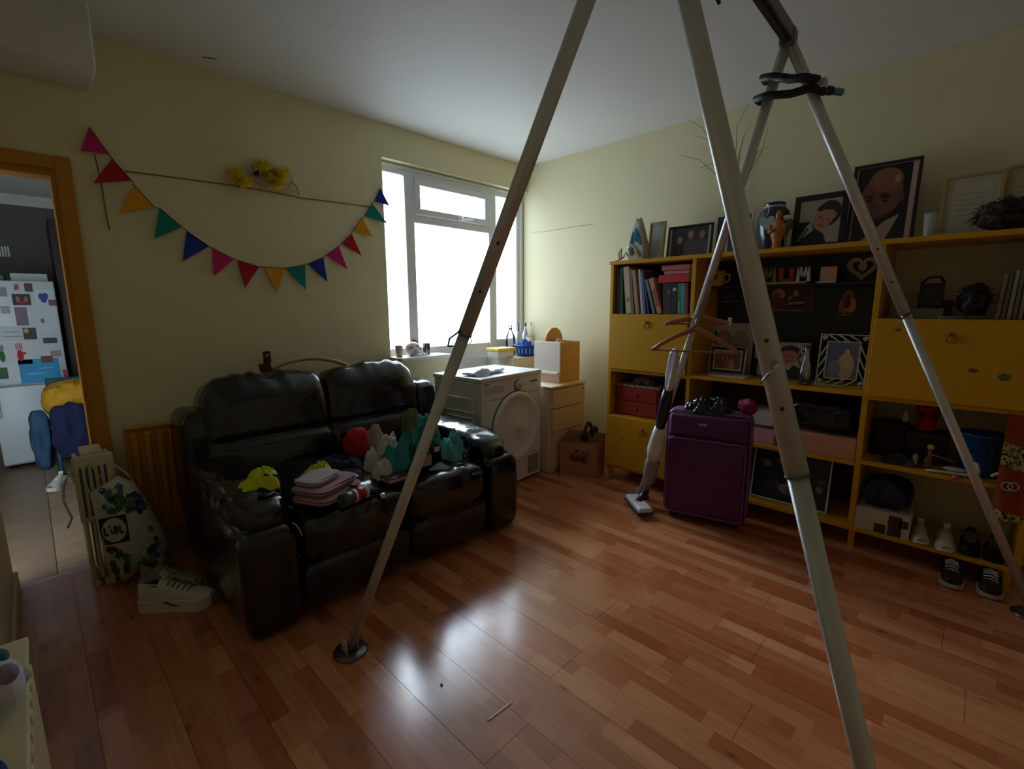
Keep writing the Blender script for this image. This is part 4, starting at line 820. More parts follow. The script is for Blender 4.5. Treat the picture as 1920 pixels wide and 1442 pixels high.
def people(bg, heads):
    def f(c):
        c.rect(0, 1, 0, 1, bg)
        for (x_, top, s_, skin, hair, cloth) in heads:
            k_ = s_*getattr(c, 'w', 1.35)/getattr(c, 'h', 1.0)
            c.poly([(x_-s_*1.5, 0), (x_-s_*1.3, top-k_*2.6), (x_-s_*.5, top-k_*2.0), (x_+s_*.5, top-k_*2.0), (x_+s_*1.3, top-k_*2.6), (x_+s_*1.5, 0)], cloth)
            c.ell(x_, top-k_*.95, s_*.78, k_*1.0, hair); c.ell(x_, top-k_*1.15, s_*.60, k_*.85, skin)
    return f
DKF = M('frame_black', (16, 15, 18), .35, var=.2); WDF = M('frame_oak', (186, 152, 96), .5, stretch=(1, 12, 1)); SLF = M('frame_silver', (176, 176, 172), .35, metal=.3)
ZT = UZT + .0005
def span(x0, x1, ytop, X, z0):
    a = atX((x0, ytop), X); b = atX((x1, ytop), X); return (a.y+b.y)/2, a.y-b.y, (a.z+b.z)/2 - z0
def fr(name, label, x0, x1, ytop, X, z0, bd, fm, draw, lean=.12, **kw):
    y_, w_, h_ = span(x0, x1, ytop, X, z0); return frame(name, label, (X, y_, z0), w_, h_/math.cos(lean), bd, fm, draw, lean, **kw)
SKIN = (178, 124, 100); SKD = (110, 70, 54)
fr('framed_photo', 'slim pale oak photo frame with a faded print behind the steam iron', 1216, 1246, 415, -.20, ZT, .012, WDF, lambda c: (c.rect(0, 1, 0, 1, (168, 172, 170)), c.ell(.55, .3, .25, .22, (150, 152, 146)), c.rect(.1, .9, .6, .9, (182, 186, 184))))
fr('framed_photo', 'black landscape photo frame showing three people against a dark backdrop', 1252, 1336, 421, -.19, ZT, .014, DKF, lambda c: (people((44, 44, 52), [(.26, .74, .10, SKIN, (92, 62, 48), (24, 24, 30)), (.52, .92, .11, SKIN, (78, 56, 44), (84, 74, 74)), (.80, .88, .10, (160, 120, 98), (70, 52, 42), (66, 70, 82))])(c), c.rect(0, .05, 0, 1, (176, 160, 140)), c.rect(.95, 1, 0, 1, (176, 160, 140))))
fr('framed_photo', 'white edged photo frame half hidden behind the silver leg', 1342, 1411, 400, -.175, ZT, .010, M('frame_white', (214, 212, 206), .45), lambda c: (c.rect(0, 1, 0, 1, (56, 60, 66)), c.rect(.3, .36, 0, .7, (190, 190, 184)), c.ell(.6, .5, .14, .2, (120, 100, 90))))
def boy(c):
    c.rect(0, 1, 0, 1, (186, 180, 170)); c.poly([(0, 0), (.72, 0), (.62, .22), (.42, .34), (.30, .52), (0, .52)], (22, 26, 46)); c.poly([(.0, .06), (.38, .32), (.30, .52), (.20, .40)], (190, 196, 206)); c.poly([(.02, .06), (.10, .10), (.28, .38), (.20, .36)], (70, 80, 116))
    c.ell(.70, .66, .30, .30, (62, 40, 34), -.35); c.ell(.60, .58, .235, .27, (206, 146, 126), -.35); c.poly([(.42, .80), (.62, .92), (.90, .86), (.95, .62), (.88, .72), (.66, .76), (.48, .72)], (62, 40, 34)); c.ell(.53, .60, .03, .018, (50, 34, 30)); c.ell(.72, .52, .03, .018, (50, 34, 30)); c.ell(.55, .40, .09, .022, (170, 80, 76), -.3); c.ell(.59, .52, .03, .03, (190, 126, 106)); c.ell(.86, .60, .04, .07, (190, 130, 112), -.3)
fr('framed_photo', 'wide black photo frame with a tilted portrait of a smiling boy', 1491, 1592, 362, -.19, ZT, .030, DKF, boy, .10)
def man(c):
    c.rect(0, 1, 0, 1, (14, 14, 18)); c.poly([(0, 0), (1, 0), (1, .20), (.86, .34), (.60, .36), (.2, .3), (0, .2)], (20, 24, 36)); c.poly([(.14, 0), (.60, 0), (.80, .34), (.56, .26), (.34, .10)], (170, 150, 146)); c.poly([(.30, 0), (.44, 0), (.48, .14), (.36, .16)], (40, 34, 52))
    c.ell(.46, .60, .34, .335, (122, 72, 56), -.15); c.ell(.52, .80, .27, .16, (140, 88, 68), -.2); c.ell(.78, .56, .05, .08, (112, 66, 52)); c.ell(.70, .80, .05, .05, (176, 134, 112)); c.ell(.28, .60, .07, .02, (44, 26, 22), -.1); c.ell(.54, .58, .075, .022, (44, 26, 22)); c.ell(.28, .55, .05, .018, (30, 20, 20)); c.ell(.54, .53, .05, .018, (30, 20, 20)); c.ell(.38, .46, .07, .05, (104, 60, 46)); c.ell(.40, .35, .12, .028, (120, 58, 54)); c.poly([(.18, .38), (.24, .28), (.44, .25), (.64, .32), (.76, .44), (.62, .36), (.42, .30)], (60, 36, 30))
    c.rect(.915, 1, 0, 1, (190, 164, 154)); c.rect(0, .04, 0, 1, (130, 108, 104)); c.rect(0, 1, .985, 1, (120, 100, 110))
fr('framed_photo', 'largest black photo frame with a portrait of a bald man in suit and tie', 1600, 1730, 298, -.17, ZT, .016, M('frame_espresso', (40, 22, 20), .35), man, .16)
CERT = lambda c: (c.rect(0, 1, 0, 1, (188, 178, 158)), c.rect(.12, .88, .12, .9, (196, 188, 168)), [c.rect(.22, .78, .25+.09*k, .262+.09*k, (150, 140, 120)) for k in range(6)])
fr('framed_certificate', 'pale oak frame with a faded certificate beside the white cup', 1772, 1888, 322, -.15, ZT, .016, WDF, CERT, .10)
fr('framed_certificate', 'second pale oak certificate frame behind the dark brown wig', 1893, 1990, 302, -.11, ZT, .016, WDF, CERT, .08)

# steam iron standing on its heel
q = atX((1199, 407), -.28); ir = thing('steam_iron', 'white and teal steam iron standing on its heel atop the yellow unit', 'iron', (-.27, q.y, ZT))
IW = M('iron_white', (200, 202, 196), .35); IT = M('iron_teal', (16, 110, 140), .3); zt_ = q.z-ZT
def ip(a, b, d=0): return Vector((-.27+d, q.y - a*.068, ZT+b*zt_))
prof = [(-.9, 0), (-.95, .18), (-.85, .42), (-.55, .68), (-.2, .90), (0, 1.0), (.25, .86), (.62, .60), (.92, .35), (1.0, .15), (.95, 0)]
m_ = MB(); m_.prism([ip(a, b, .0) for a, b in prof], (.028, 0, 0)); m_.build('soleplate', SLF, ir); m_ = MB(); m_.prism([ip(a*.88, b*.95+.01, -.05) for a, b in prof], (.05, 0, 0)); m_.build('body', IW, ir)
for pts in (((-.6, .45), (-.75, .30), (-.7, .12), (-.3, .12), (-.28, .40), (-.3, .66)), ((-.05, .75), (-.1, .45), (.2, .42), (.25, .66)), ((.35, .62), (.36, .38), (.68, .34), (.6, .50))): MB().prism([ip(a, b, -.058) for a, b in pts], (.01, 0, 0)).build('water_window', IT, ir)
MB().tube([ip(-.5, .15, -.05), ip(-.42, .28, -.10), ip(0, .34, -.115), ip(.45, .28, -.10), ip(.5, .10, -.05)], .012, 10).build('handle', IW, ir)
MB().tube([ip(-.9, .06, -.02), ip(-1.3, .22, -.03), ip(-1.5, .10, -.04), ip(-1.9, .05, -.05), ip(-2.1, .20, -.04), ip(-1.7, .30, -.05), ip(-1.6, .05, -.06), ip(-2.3, .03, -.06)], .006, 7).build('power_cord', M('cord_greywhite', (130, 134, 132), .6), ir)
# navy urn with ribbon and heart
y_, w_, h_ = span(1424, 1485, 380, -.20, ZT); r_ = w_/2
va = thing('urn', 'dark navy ceramic urn with a white ribbon and a pale heart', 'urn', (-.20, y_, ZT))
MB().lathe([(.001, 0), (r_*.62, 0), (r_*.72, .02), (r_*.95, h_*.45), (r_, h_*.65), (r_*.9, h_*.8), (r_*.62, h_*.9), (r_*.60, h_*.93), (r_*.66, h_*.95), (r_*.62, h_*.99), (.001, h_)], (-.20, y_, ZT), 32).build('urn_body', M('navy_glaze', (14, 24, 62), .25, coat=.5), va)
MB().lathe([(r_*.64, h_*.885), (r_*.665, h_*.895), (r_*.665, h_*.915), (r_*.64, h_*.925)], (-.20, y_, ZT), 32).build('ribbon', M('ribbon_white', (196, 200, 206), .6), va)
def heart(c, s_, X0, t_, name, mat, par):
    pts = []
    for k in range(28):
        t = 2*math.pi*k/28; pts.append(Vector((X0, c[0]-s_*.055*16*math.sin(t)**3, c[1]+s_*.055*(13*math.cos(t)-5*math.cos(2*t)-2*math.cos(3*t)-math.cos(4*t)))))
    return MB().prism(pts, (t_, 0, 0)).build(name, mat, par)
q = atX((1438, 417), -.20-r_-.01); heart((q.y, q.z), .052, -.20-r_-.014, .010, 'heart', M('heart_pale', (150, 176, 168), .5), va); MB().tube([(-.20-r_-.008, q.y, q.z+.035), (-.20-r_*.75, q.y, ZT+h_*.9)], .003, 6).build('ribbon_tail', M('ribbon_white'), va)
# carved figure
y_, w_, h_ = span(1446, 1477, 395, -.32, ZT); fgm = M('carved_wood', (176, 110, 48), .5, var=.25, vs_=30, stretch=(1, 1, .3), bump=.3, bs=60)
cf = thing('carved_figure', 'carved light wood figure of a robed person before the navy urn', 'figurine', (-.32, y_, ZT)); r_ = w_/2
MB().lathe([(.001, 0), (r_*.7, 0), (r_*.62, h_*.08), (r_*.5, h_*.14), (r_*.72, h_*.3), (r_*.98, h_*.45), (r_*.92, h_*.58), (r_*.7, h_*.70), (r_*.36, h_*.78), (.001, h_*.8)], (-.32, y_, ZT), 20, sx=.7).build('robe', fgm, cf); MB().sup((-.32, y_, ZT+h_*.87), (r_*.34, r_*.36, h_*.11), 2.2, 8).build('head', fgm, cf); MB().lathe([(r_*.40, h_*.84), (r_*.42, h_*.92), (r_*.2, h_), (.001, h_*1.01)], (-.315, y_, ZT), 14).build('hood', fgm, cf)
for s_ in (-1, 1): MB().tube([(-.33, y_+s_*r_*.8, ZT+h_*.62), (-.345, y_+s_*r_*.85, ZT+h_*.45), (-.36, y_+s_*r_*.2, ZT+h_*.50)], [.013, .012, .008], 8).build('arm_sleeve', fgm, cf)
q = atX((1476, 408), -.27); bd = thing('bird_ornament', 'tiny white and green bird ornament between figure and portrait frame', 'ornament', (-.27, q.y, ZT)); MB().cyl((-.27, q.y, ZT), (-.27, q.y, q.z-.02), .005, n=8).build('stem', M('print_leaf'), bd); MB().sup((-.27, q.y, q.z), (.012, .022, .016), 2, 6).build('wings', M('sill_white'), bd); MB().sup((-.265, q.y-.02, q.z-.04), (.014, .018, .03), 2, 6).build('leaf', M('olive_leaf', (96, 96, 50), .6), bd)
# white cup
y_, w_, h_ = span(1733, 1763, 400, -.25, ZT); cu = thing('cup', 'white cup between the bald man portrait and the certificate', 'cup', (-.25, y_, ZT)); MB().lathe([(.001, 0), (w_*.34, 0), (w_*.42, h_*.1), (w_*.5, h_), (w_*.46, h_), (w_*.38, h_*.12), (.001, h_*.1)], (-.25, y_, ZT), 24).build('cup_body', M('cup_white', (176, 178, 182), .3), cu); MB().tube([(-.25, y_-w_*.46, ZT+h_*.75), (-.25, y_-w_*.8, ZT+h_*.7), (-.25, y_-w_*.78, ZT+h_*.35), (-.25, y_-w_*.42, ZT+h_*.25)], .006, 8).build('handle', M('cup_white'), cu)
# hairy dark brown wig and twigs
def fuzzy(name, label, cat, c, h3, mat, n=520, seed=1, l0=.03):
    random.seed(seed); c = Vector(c); t = thing(name, label, cat, (c.x, c.y, c.z-h3[2])); MB().sup(c, tuple(k*.9 for k in h3), 2.3, 10, lambda q, u: u*.02*noise.noise(q*30)).build('core', mat, t); m_ = MB()
    for k in range(n):
        z_ = 1-1.3*(k+.5)/n; a = k*2.39996; d_ = Vector((math.sqrt(max(0, 1-z_*z_))*math.cos(a), math.sqrt(max(0, 1-z_*z_))*math.sin(a), z_)); p = Vector((c.x+d_.x*h3[0]*.85, c.y+d_.y*h3[1]*.85, c.z+d_.z*h3[2]*.85)); e = p + (d_*.45+Vector((random.uniform(-.9, .9), random.uniform(-.9, .9), random.uniform(-.9, .5))))*l0*random.uniform(.5, 1.3); m_.tube([p, (p+e)/2+Vector((0, 0, .006)), e], [.0030, .0022, .0008], 4, caps=False)
    h_ = m_.build('tufts', mat, t); h_['kind'] = 'stuff'; return t
a = atX((1822, 430), -.28); b = atX((1960, 365), -.28); hh = (b.z-ZT)/2
fuzzy('wig', 'bushy dark brown wig lying before the certificate frames', 'wig', (-.28, (a.y+b.y)/2, ZT+hh), (.09, abs(a.y-b.y)/2, hh), M('hair_brown', (52, 28, 20), .7, var=.3), seed=3)
tw = thing('twig_arrangement', 'bare thin twigs fanning out against the wall above the frames', 'twigs', atX((1388, 455), -.12)); TWG = M('twig', (84, 70, 46), .8); base = atX((1384, 440), -.065)
MB().lathe([(.001, 0), (.022, 0), (.028, .04), (.020, .10), (.023, .115), (.001, .115)], (base.x, base.y, ZT), 16).build('vase', M('olive_leaf'), tw)
for tip, mids in (((1285, 222), ((1360, 320), (1318, 240))), ((1306, 255), ((1365, 330), (1330, 262))), ((1358, 165), ((1372, 300), (1356, 215))), ((1406, 192), ((1378, 330), (1382, 235))), ((1275, 290), ((1362, 345), (1312, 300))), ((1312, 315), ((1366, 370), (1340, 305))), ((1440, 240), ((1390, 350), (1428, 285))), ((1448, 272), ((1392, 360), (1420, 285))), ((1420, 318), ((1388, 380), (1400, 335))), ((1395, 258), ((1380, 350), (1385, 290))), ((1410, 228), ((1380, 340), (1392, 262)))):
    pts = [base+Vector((0, 0, -.02))] + [atX(q, -.06) for q in mids] + [atX(tip, -.05)]; MB().tube(pts, [.0024, .0020, .0016, .0010], 5).build('twig', TWG, tw)

# ================================================================== BOOKS IN THE UNIT
ZB = 1.2755
def book(name, label, xb0, xb1, xt0, xt1, ytop, col, X=-.372, dep=.19, z0=ZB, group='books in the yellow unit', rough=.5, marks=None):
    a = atX((xb0, 586), X).y; b = atX((xb1, 586), X).y; c = atX((xt0, ytop), X); d = atX((xt1, ytop), X); z1 = (c.z+d.z)/2; w_ = max(.006, (a-b)-.0012); sh = ((c.y+d.y)/2 - (a+b)/2); ang = math.atan2(sh, z1-z0)
    u = Vector((0, math.sin(ang), math.cos(ang))); s_ = Vector((0, -math.cos(ang), math.sin(ang))); h_ = (z1-z0)/math.cos(ang) - abs(math.sin(ang))*w_*.5
    P0 = Vector((X, (a+b)/2, z0 + abs(math.sin(ang))*w_/2)); t = thing(name, label, 'book', (X+dep/2, (a+b)/2, z0), group); m_ = MB(); m_.obox(P0+u*h_/2+Vector((.003, 0, 0)), s_, (1, 0, 0), u, w_/2, .003, h_/2, .0012); th = min(.0022, w_*.2)
    for e in (-1, 1): m_.obox(P0+u*h_/2+Vector((dep/2, 0, 0))+s_*e*(w_/2-th/2), s_, (1, 0, 0), u, th/2, dep/2-.003, h_/2)
    m_.build('cover', M('book_%d_%d_%d' % col, col, rough, var=.08, vs_=25), t); MB().obox(P0+u*h_/2+Vector((dep/2+.002, 0, 0)), s_, (1, 0, 0), u, w_/2-th, dep/2-.006, h_/2-.003).build('pages', M('pages', (206, 196, 176), .8), t)
    if marks: MB().obox(P0+u*h_*marks[0]-Vector((.0006, 0, 0)), s_, (1, 0, 0), u, w_*.32, .0004, h_*marks[1]).build('spine_label', M('book_%d_%d_%d' % marks[2], marks[2], .5), t)
    return t
X6 = lambda v: 1120+v/6.0
for lb, b0, b1, t0, t1, yt, col, mk in (
    ('thin plum book against the side of the unit', 205, 215, 205, 215, 503, (70, 44, 60), None), ('slim brown book beside the dark green one', 217, 240, 217, 240, 502, (110, 96, 80), None), ('dark green hardback book among the upright books', 242, 289, 242, 284, 502, (14, 76, 58), None),
    ('widest cream hardback book leaning on the others', 322, 384, 285, 355, 500, (196, 180, 160), (.3, .05, (150, 120, 90))), ('narrow ochre brown book after the cream one', 386, 414, 356, 384, 504, (132, 92, 56), None), ('tan paperback book leaning over', 430, 470, 386, 424, 506, (166, 132, 100), None), ('white paperback book with lilac edge', 494, 520, 456, 484, 505, (188, 184, 196), None), ('slim lilac blue book', 526, 544, 490, 506, 509, (120, 116, 156), None), ('thin navy blue book leaning', 566, 588, 510, 528, 518, (36, 40, 84), None), ('grey teal paperback book leaning strongly', 622, 652, 532, 562, 524, (96, 120, 118), None), ('salmon orange paperback book leaning strongly', 674, 728, 570, 626, 522, (196, 128, 100), (.45, .25, (150, 70, 50))),
    ('narrow black book after the salmon paperback', 742, 772, 742, 770, 531, (34, 26, 30), None), ('thick maroon black hardback book', 774, 838, 774, 838, 531, (48, 22, 24), (.72, .06, (110, 70, 60))), ('black book with a white emblem on its spine', 840, 898, 840, 898, 531, (24, 20, 24), (.80, .05, (190, 186, 180))), ('green paperback book next to the turquoise one', 902, 936, 902, 936, 531, (70, 120, 78), (.2, .18, (130, 160, 150))), ('turquoise paperback book under the stack', 938, 984, 938, 980, 531, (70, 150, 164), None), ('brick red book against the inner upright', 986, 1020, 986, 1018, 531, (120, 58, 50), None)):
    book('book', lb, X6(b0), X6(b1), X6(t0), X6(t1), yt, col, marks=mk)
zfl = atX((1240, 531), -.372).z + .001
def flatbook(lb, x0, x1, px_h, col, X, dep=.17):
    global zfl
    a = atX((x0, 520), X); b = atX((x1, 520), X); z0 = zfl; z1 = z0 + px_h*.00385; zfl = z1 + .0006; t = thing('book', lb, 'book', (X+dep/2, (a.y+b.y)/2, z0), 'books in the yellow unit'); th = .0025; cm = M('book_%d_%d_%d' % col, col, .5, var=.08, vs_=25)
    m_ = MB(); m_.box(X, X+dep, b.y, a.y, z0, z0+th); m_.box(X, X+dep, b.y, a.y, z1-th, z1); m_.box(X, X+.004, b.y, a.y, z0, z1, .001); m_.build('cover', cm, t); MB().box(X+.004, X+dep-.004, b.y+.003, a.y-.003, z0+th, z1-th).build('pages', M('pages'), t)
flatbook('bright red book lying flat on the upright books', X6(692), X6(1030), 14, (190, 40, 56), -.378); flatbook('salmon pink book lying between the red and the pink one', X6(752), X6(1028), 6.5, (190, 124, 116), -.372); flatbook('dusty pink book on top of the flat stack', X6(722), X6(1030), 9, (186, 96, 104), -.376)

# ================================================================== BLACK BACKED BAY
ZL = atX((1470, 533), -.12).z
lg = MB().box(-.20, UXB-.0175, PY[2]+.001, PY[1]-.027, ZL-.016, ZL-.002, .002).build('ledge', BLACK, ut, 'narrow black ledge across the back panel')
a, b = atX((1425, 530), -.19), atX((1512, 530), -.19); tag(MB().box(-.205, -.15, b.y, a.y, ZL-.001, ZL+.011, .002).build('wooden_plinth', WDF), 'small pale wooden plinth under the letters', 'plinth')
ZP = ZL+.0115
def letter(kind, lb, x0, x1, ytop, col):
    a, b = atX((x0, ytop), -.19), atX((x1, ytop), -.19); w_, h_ = a.y-b.y, a.z-ZP; m_ = MB(); s_ = .30
    def pg(pts): m_.prism([Vector((-.195, a.y-u*w_, ZP+v*h_)) for u, v in pts], (.028, 0, 0))
    if kind == 'M': pg([(0, 0), (s_*.8, 0), (s_*.9, 1), (.08, 1)]); pg([(1-s_*.8, 0), (1, 0), (.92, 1), (1-s_*.9, 1)]); pg([(s_*.4, 1), (s_*1.2, 1), (.5+s_*.3, .25), (.5-s_*.3, .25)]); pg([(1-s_*1.2, 1), (1-s_*.4, 1), (.5+s_*.3, .25), (.5-s_*.3, .25)])
    else: pg([(.02, .15), (.32, .15), (.32, 1), (.02, 1)]); pg([(.68, .15), (.98, .15), (.98, 1), (.68, 1)]); pg([(.10, 0), (.90, 0), (.98, .20), (.02, .20)])
    o = m_.build('letter_%s' % kind.lower(), M('letter_%d' % col[0], col, .5)); return tag(o, lb, 'letter', 'standing letters spelling MUM')
letter('M', 'olive yellow wooden letter M on the plinth', 1429, 1457, 503, (130, 116, 40)); letter('U', 'dark red wooden letter U on the plinth', 1461, 1491, 503, (150, 44, 52)); letter('M', 'white wooden letter M on the plinth', 1494, 1521, 501, (190, 204, 210))
# mug
y_, w_, h_ = span(1336, 1360, 508, -.16, ZL); mg = thing('mug', 'yellow mug with a small dark motif on the black ledge', 'mug', (-.16, y_, ZL-.001)); MY = M('mug_yellow', (206, 170, 30), .35); w_ = abs(w_)
MB().lathe([(.001, 0), (w_*.44, 0), (w_*.5, h_*.1), (w_*.52, h_), (w_*.47, h_), (w_*.45, h_*.1), (.001, h_*.08)], (-.16, y_, ZL-.001), 24).build('mug_body', MY, mg); MB().tube([(-.16, y_-w_*.5, ZL+h_*.8), (-.16, y_-w_*.85, ZL+h_*.7), (-.16, y_-w_*.85, ZL+h_*.35), (-.16, y_-w_*.5, ZL+h_*.2)], .006, 8).build('handle', MY, mg); MB().sup((-.16-w_*.51, y_, ZL+h_*.6), (.002, w_*.16, h_*.2), 2, 6).build('motif', M('motif', (110, 84, 20), .6), mg)
q = atX((1560, 529), -.16); cd_ = thing('photo_block', 'small peach coloured photo block on the black ledge', 'photo block', (-.17, q.y, ZL-.001)); a, b = atX((1540, 501), -.17), atX((1571, 501), -.17); MB().box(-.18, -.165, b.y, a.y, ZL-.001, a.z, .002).build('block', M('peach', (206, 160, 130), .5), cd_); a, b = atX((1531, 529), -.19), atX((1566, 529), -.19); MB().box(-.205, -.19, b.y, a.y, ZL-.001, ZL+.004).build('base_strip', M('sill_white'), cd_)
# pictures fixed to the black back panel
def pinned(name, lb, x0, x1, y0, y1, draw, cat='picture', X=UXB-.014):
    a, b = atX((x0, y0), X), atX((x1, y1), X)
    if name == 'poster': a.z = min(a.z, ZL-.0175)
    P0 = Vector((X, (a.y+b.y)/2, b.z)); w_, h_ = a.y-b.y, a.z-b.z; t = thing(name, lb, cat, P0); c = Ctx(P0-Vector((.001, 0, 0)), Vector((0, -1, 0)), Vector((0, 0, 1)), Vector((-1, 0, 0)), w_, h_); draw(c); MB().box(X-.001, X, b.y, a.y, b.z, a.z).build('sheet', M('frame_backing'), t); c.mb.build('print', c.mats, t)
def famposter(c):
    c.rect(0, 1, 0, 1, (84, 30, 32)); c.ell(.25, .72, .14, .24, (196, 160, 138)); c.ell(.22, .68, .08, .14, (170, 60, 54)); c.ell(.22, .35, .2, .28, (120, 40, 40)); c.ell(.62, .75, .06, .13, (196, 152, 128)); c.ell(.52, .55, .05, .11, (196, 152, 128)); c.ell(.66, .42, .16, .22, (52, 22, 24)); c.poly([(.45, .3), (.8, .36), (.82, .44), (.5, .4)], (190, 142, 120)); [c.rect(.12+.05*k, .15+.05*k, .06, .11, (176, 150, 140)) for k in range(14)]; c.rect(.97, 1, 0, 1, (110, 76, 72)); c.rect(0, 1, .97, 1, (110, 76, 72))
pinned('poster', 'dark red family photo poster with a line of pale lettering', 1440, 1524, 536, 586, famposter, 'poster')
pinned('picture_print', 'small golden picture of an embracing couple on the black panel', 1573, 1606, 545, 592, lambda c: (c.rect(0, 1, 0, 1, (18, 15, 16)), c.ell(.52, .8, .26, .18, (176, 110, 62)), c.ell(.5, .76, .17, .13, (96, 52, 30)), c.ell(.35, .4, .3, .32, (150, 82, 44)), c.ell(.68, .42, .26, .3, (190, 120, 76)), c.ell(.5, .5, .16, .2, (60, 26, 20)), c.rect(.1, .7, .0, .06, (120, 110, 100))))
pinned('photo_print', 'very dark photograph pinned behind the yellow mug', 1341, 1387, 498, 566, lambda c: (c.rect(0, 1, 0, 1, (26, 20, 24)), c.ell(.75, .55, .12, .12, (90, 54, 50)), c.ell(.55, .15, .14, .10, (70, 56, 50)), c.rect(0, 1, 0, .015, (170, 160, 156))), 'photo')
hw_ = thing('heart_wreath', 'pale woven heart wreath hanging on the black panel', 'wreath', atX((1617, 510), -.05)); c0 = atX((1617, 508), -.05); c0.z = max(c0.z, ZL+.084)
for k in range(9):
    random.seed(k); pts = []; sc = .0038+.00040*random.uniform(-1.8, 1.6)
    for j in range(29):
        t = 2*math.pi*j/28; pts.append(Vector((-.045+.008*math.sin(5*t+k), c0.y-sc*16*math.sin(t)**3*1.05, c0.z+sc*(13*math.cos(t)-5*math.cos(2*t)-2*math.cos(3*t)-math.cos(4*t)))))
    MB().tube(pts, .0062, 6, caps=False).build('strand', M('wicker_pale', (206, 194, 174), .8), hw_)
MB().sup((-.05, c0.y, c0.z+.005), (.008, .022, .028), 2, 8).build('ornament', M('wicker_pale'), hw_); MB().tube([(-.045, c0.y, c0.z+.02), (-.03, c0.y, c0.z+.075), (UXB-.013, c0.y, c0.z+.08)], .002, 5).build('hanging_loop', M('wicker_pale'), hw_)
# lower shelf of the bay
ZS = .8755
fr('canvas_board', 'large pale photo board with two brownish close-up pictures', 1336, 1414, 606, -.10, ZS, .004, M('frame_white'), lambda c: (c.rect(0, 1, 0, 1, (186, 172, 158)), c.ell(.30, .62, .22, .24, (150, 112, 92)), c.ell(.70, .6, .22, .26, (150, 132, 126)), c.ell(.25, .68, .12, .10, (176, 140, 120)), c.ell(.06, .72, .05, .14, (70, 40, 34)), c.rect(0, 1, 0, .32, (176, 164, 150))), .06, cat='photo board')
fr('framed_photo', 'small black and white bordered frame with a group photo', 1331, 1399, 650, -.27, ZS+.013, .005, SLF, lambda c: (c.rect(0, 1, 0, 1, (20, 18, 20)), c.rect(.09, .91, .12, .88, (196, 190, 180)), people((110, 78, 56), [(.3, .7, .07, SKIN, (60, 40, 30), (120, 52, 40)), (.5, .72, .07, SKIN, (80, 50, 36), (176, 80, 60)), (.68, .7, .07, SKIN, (60, 40, 30), (190, 120, 100))])(type('S', (), {'rect': lambda s, a0, a1, b0, b1, col: c.rect(.12, .88, .17, .83, col), 'poly': lambda s, p_, col: c.poly([(.12+.76*x, .17+.66*y) for x, y in p_], col), 'ell': lambda s, x, y, rx, ry, col: c.ell(.12+.76*x, .17+.66*y, rx*.76, ry*.66, col)})())), .14)
a, b = atX((1330, 700), -.34), atX((1398, 700), -.34); tag(MB().box(-.345, -.20, b.y, a.y, ZS, ZS+.011, .001).build('paper_block', M('paper_pinkwhite', (200, 184, 176), .7)), 'white paper block lying flat under the small group photo frame', 'paper')
fr('framed_photo', 'dark edged frame with a dark haired boy on a cream background', 1414, 1522, 640, -.15, ZS, .006, DKF, lambda c: (c.rect(0, 1, 0, 1, (190, 180, 164)), c.poly([(.35, 0), (.42, .26), (.58, .36), (.76, .36), (.93, .22), (1, 0)], (24, 24, 44)), c.ell(.66, .68, .20, .24, (66, 38, 30)), c.ell(.645, .60, .155, .215, (190, 124, 104)), c.poly([(.48, .74), (.52, .88), (.68, .92), (.82, .82), (.83, .68), (.70, .78)], (66, 38, 30)), c.ell(.59, .62, .02, .015, (60, 36, 30)), c.ell(.70, .62, .02, .015, (60, 36, 30)), c.ell(.645, .48, .06, .014, (150, 66, 62)), c.poly([(.55, .30), (.66, .22), (.72, .34), (.62, .38)], (200, 196, 200)), c.rect(0, .08, 0, .5, (40, 44, 60))), .10)
# glass jug
y_, w_, h_ = span(1501, 1530, 648, -.33, ZS); jg = thing('glass_jug', 'clear glass jug with a handle on the middle shelf', 'jug', (-.33, y_, ZS)); GL = mat_glass(); r_ = w_/2
MB().lathe([(.001, 0), (r_*.8, 0), (r_*.85, .008), (r_, h_*.22), (r_*.9, h_*.38), (r_*.45, h_*.66), (r_*.38, h_*.84), (r_*.55, h_), (r_*.48, h_), (r_*.33, h_*.84), (r_*.4, h_*.66), (r_*.84, h_*.38), (r_*.92, h_*.22), (r_*.75, .014), (.001, .014)], (-.33, y_, ZS), 24).build('jug_body', GL, jg); MB().tube([(-.33, y_+r_*.4, ZS+h_*.86), (-.33, y_+r_*1.0, ZS+h_*.84), (-.33, y_+r_*1.15, ZS+h_*.66), (-.33, y_+r_*.8, ZS+h_*.48)], .005, 8).build('handle', mat_glass('handle_glass', (.85, .87, .9, 1)), jg)
# ornate wire frame
y_, w_, h_ = span(1538, 1630, 629, -.27, ZS); of = thing('wire_photo_holder', 'white scrolled wire photo frame with a picture of a child in pale dress', 'framed picture', (-.27, y_, ZS)); WW = M('wire_white', (206, 208, 204), .4); ln_ = .14
def op(u, v, off=0.0): return Vector((-.27+math.sin(ln_)*v*h_-off, y_+w_/2-u*w_, ZS+.004+v*h_*math.cos(ln_)))
m_ = MB()
for pts in ([(0, 0), (1, 0), (1, 1), (0, 1), (0, 0)], [(.16, .14), (.84, .14), (.84, .86), (.16, .86), (.16, .14)]): m_.tube([op(*q) for q in pts], .0042, 7)
for k in range(3):
    o_ = .22*k
    for sgn in (0, 1):
        L_ = [(0 if not sgn else 1, .10+o_), (.08 if not sgn else .92, .22+o_), (.16 if not sgn else .84, .36+o_)]; m_.tube([op(*q) for q in L_], .0035, 6); T_ = [(.14+o_, 1 if sgn else 0), (.28+o_, .93 if sgn else .07), (.40+o_, .86 if sgn else .14)]; m_.tube([op(*q) for q in T_], .0035, 6)
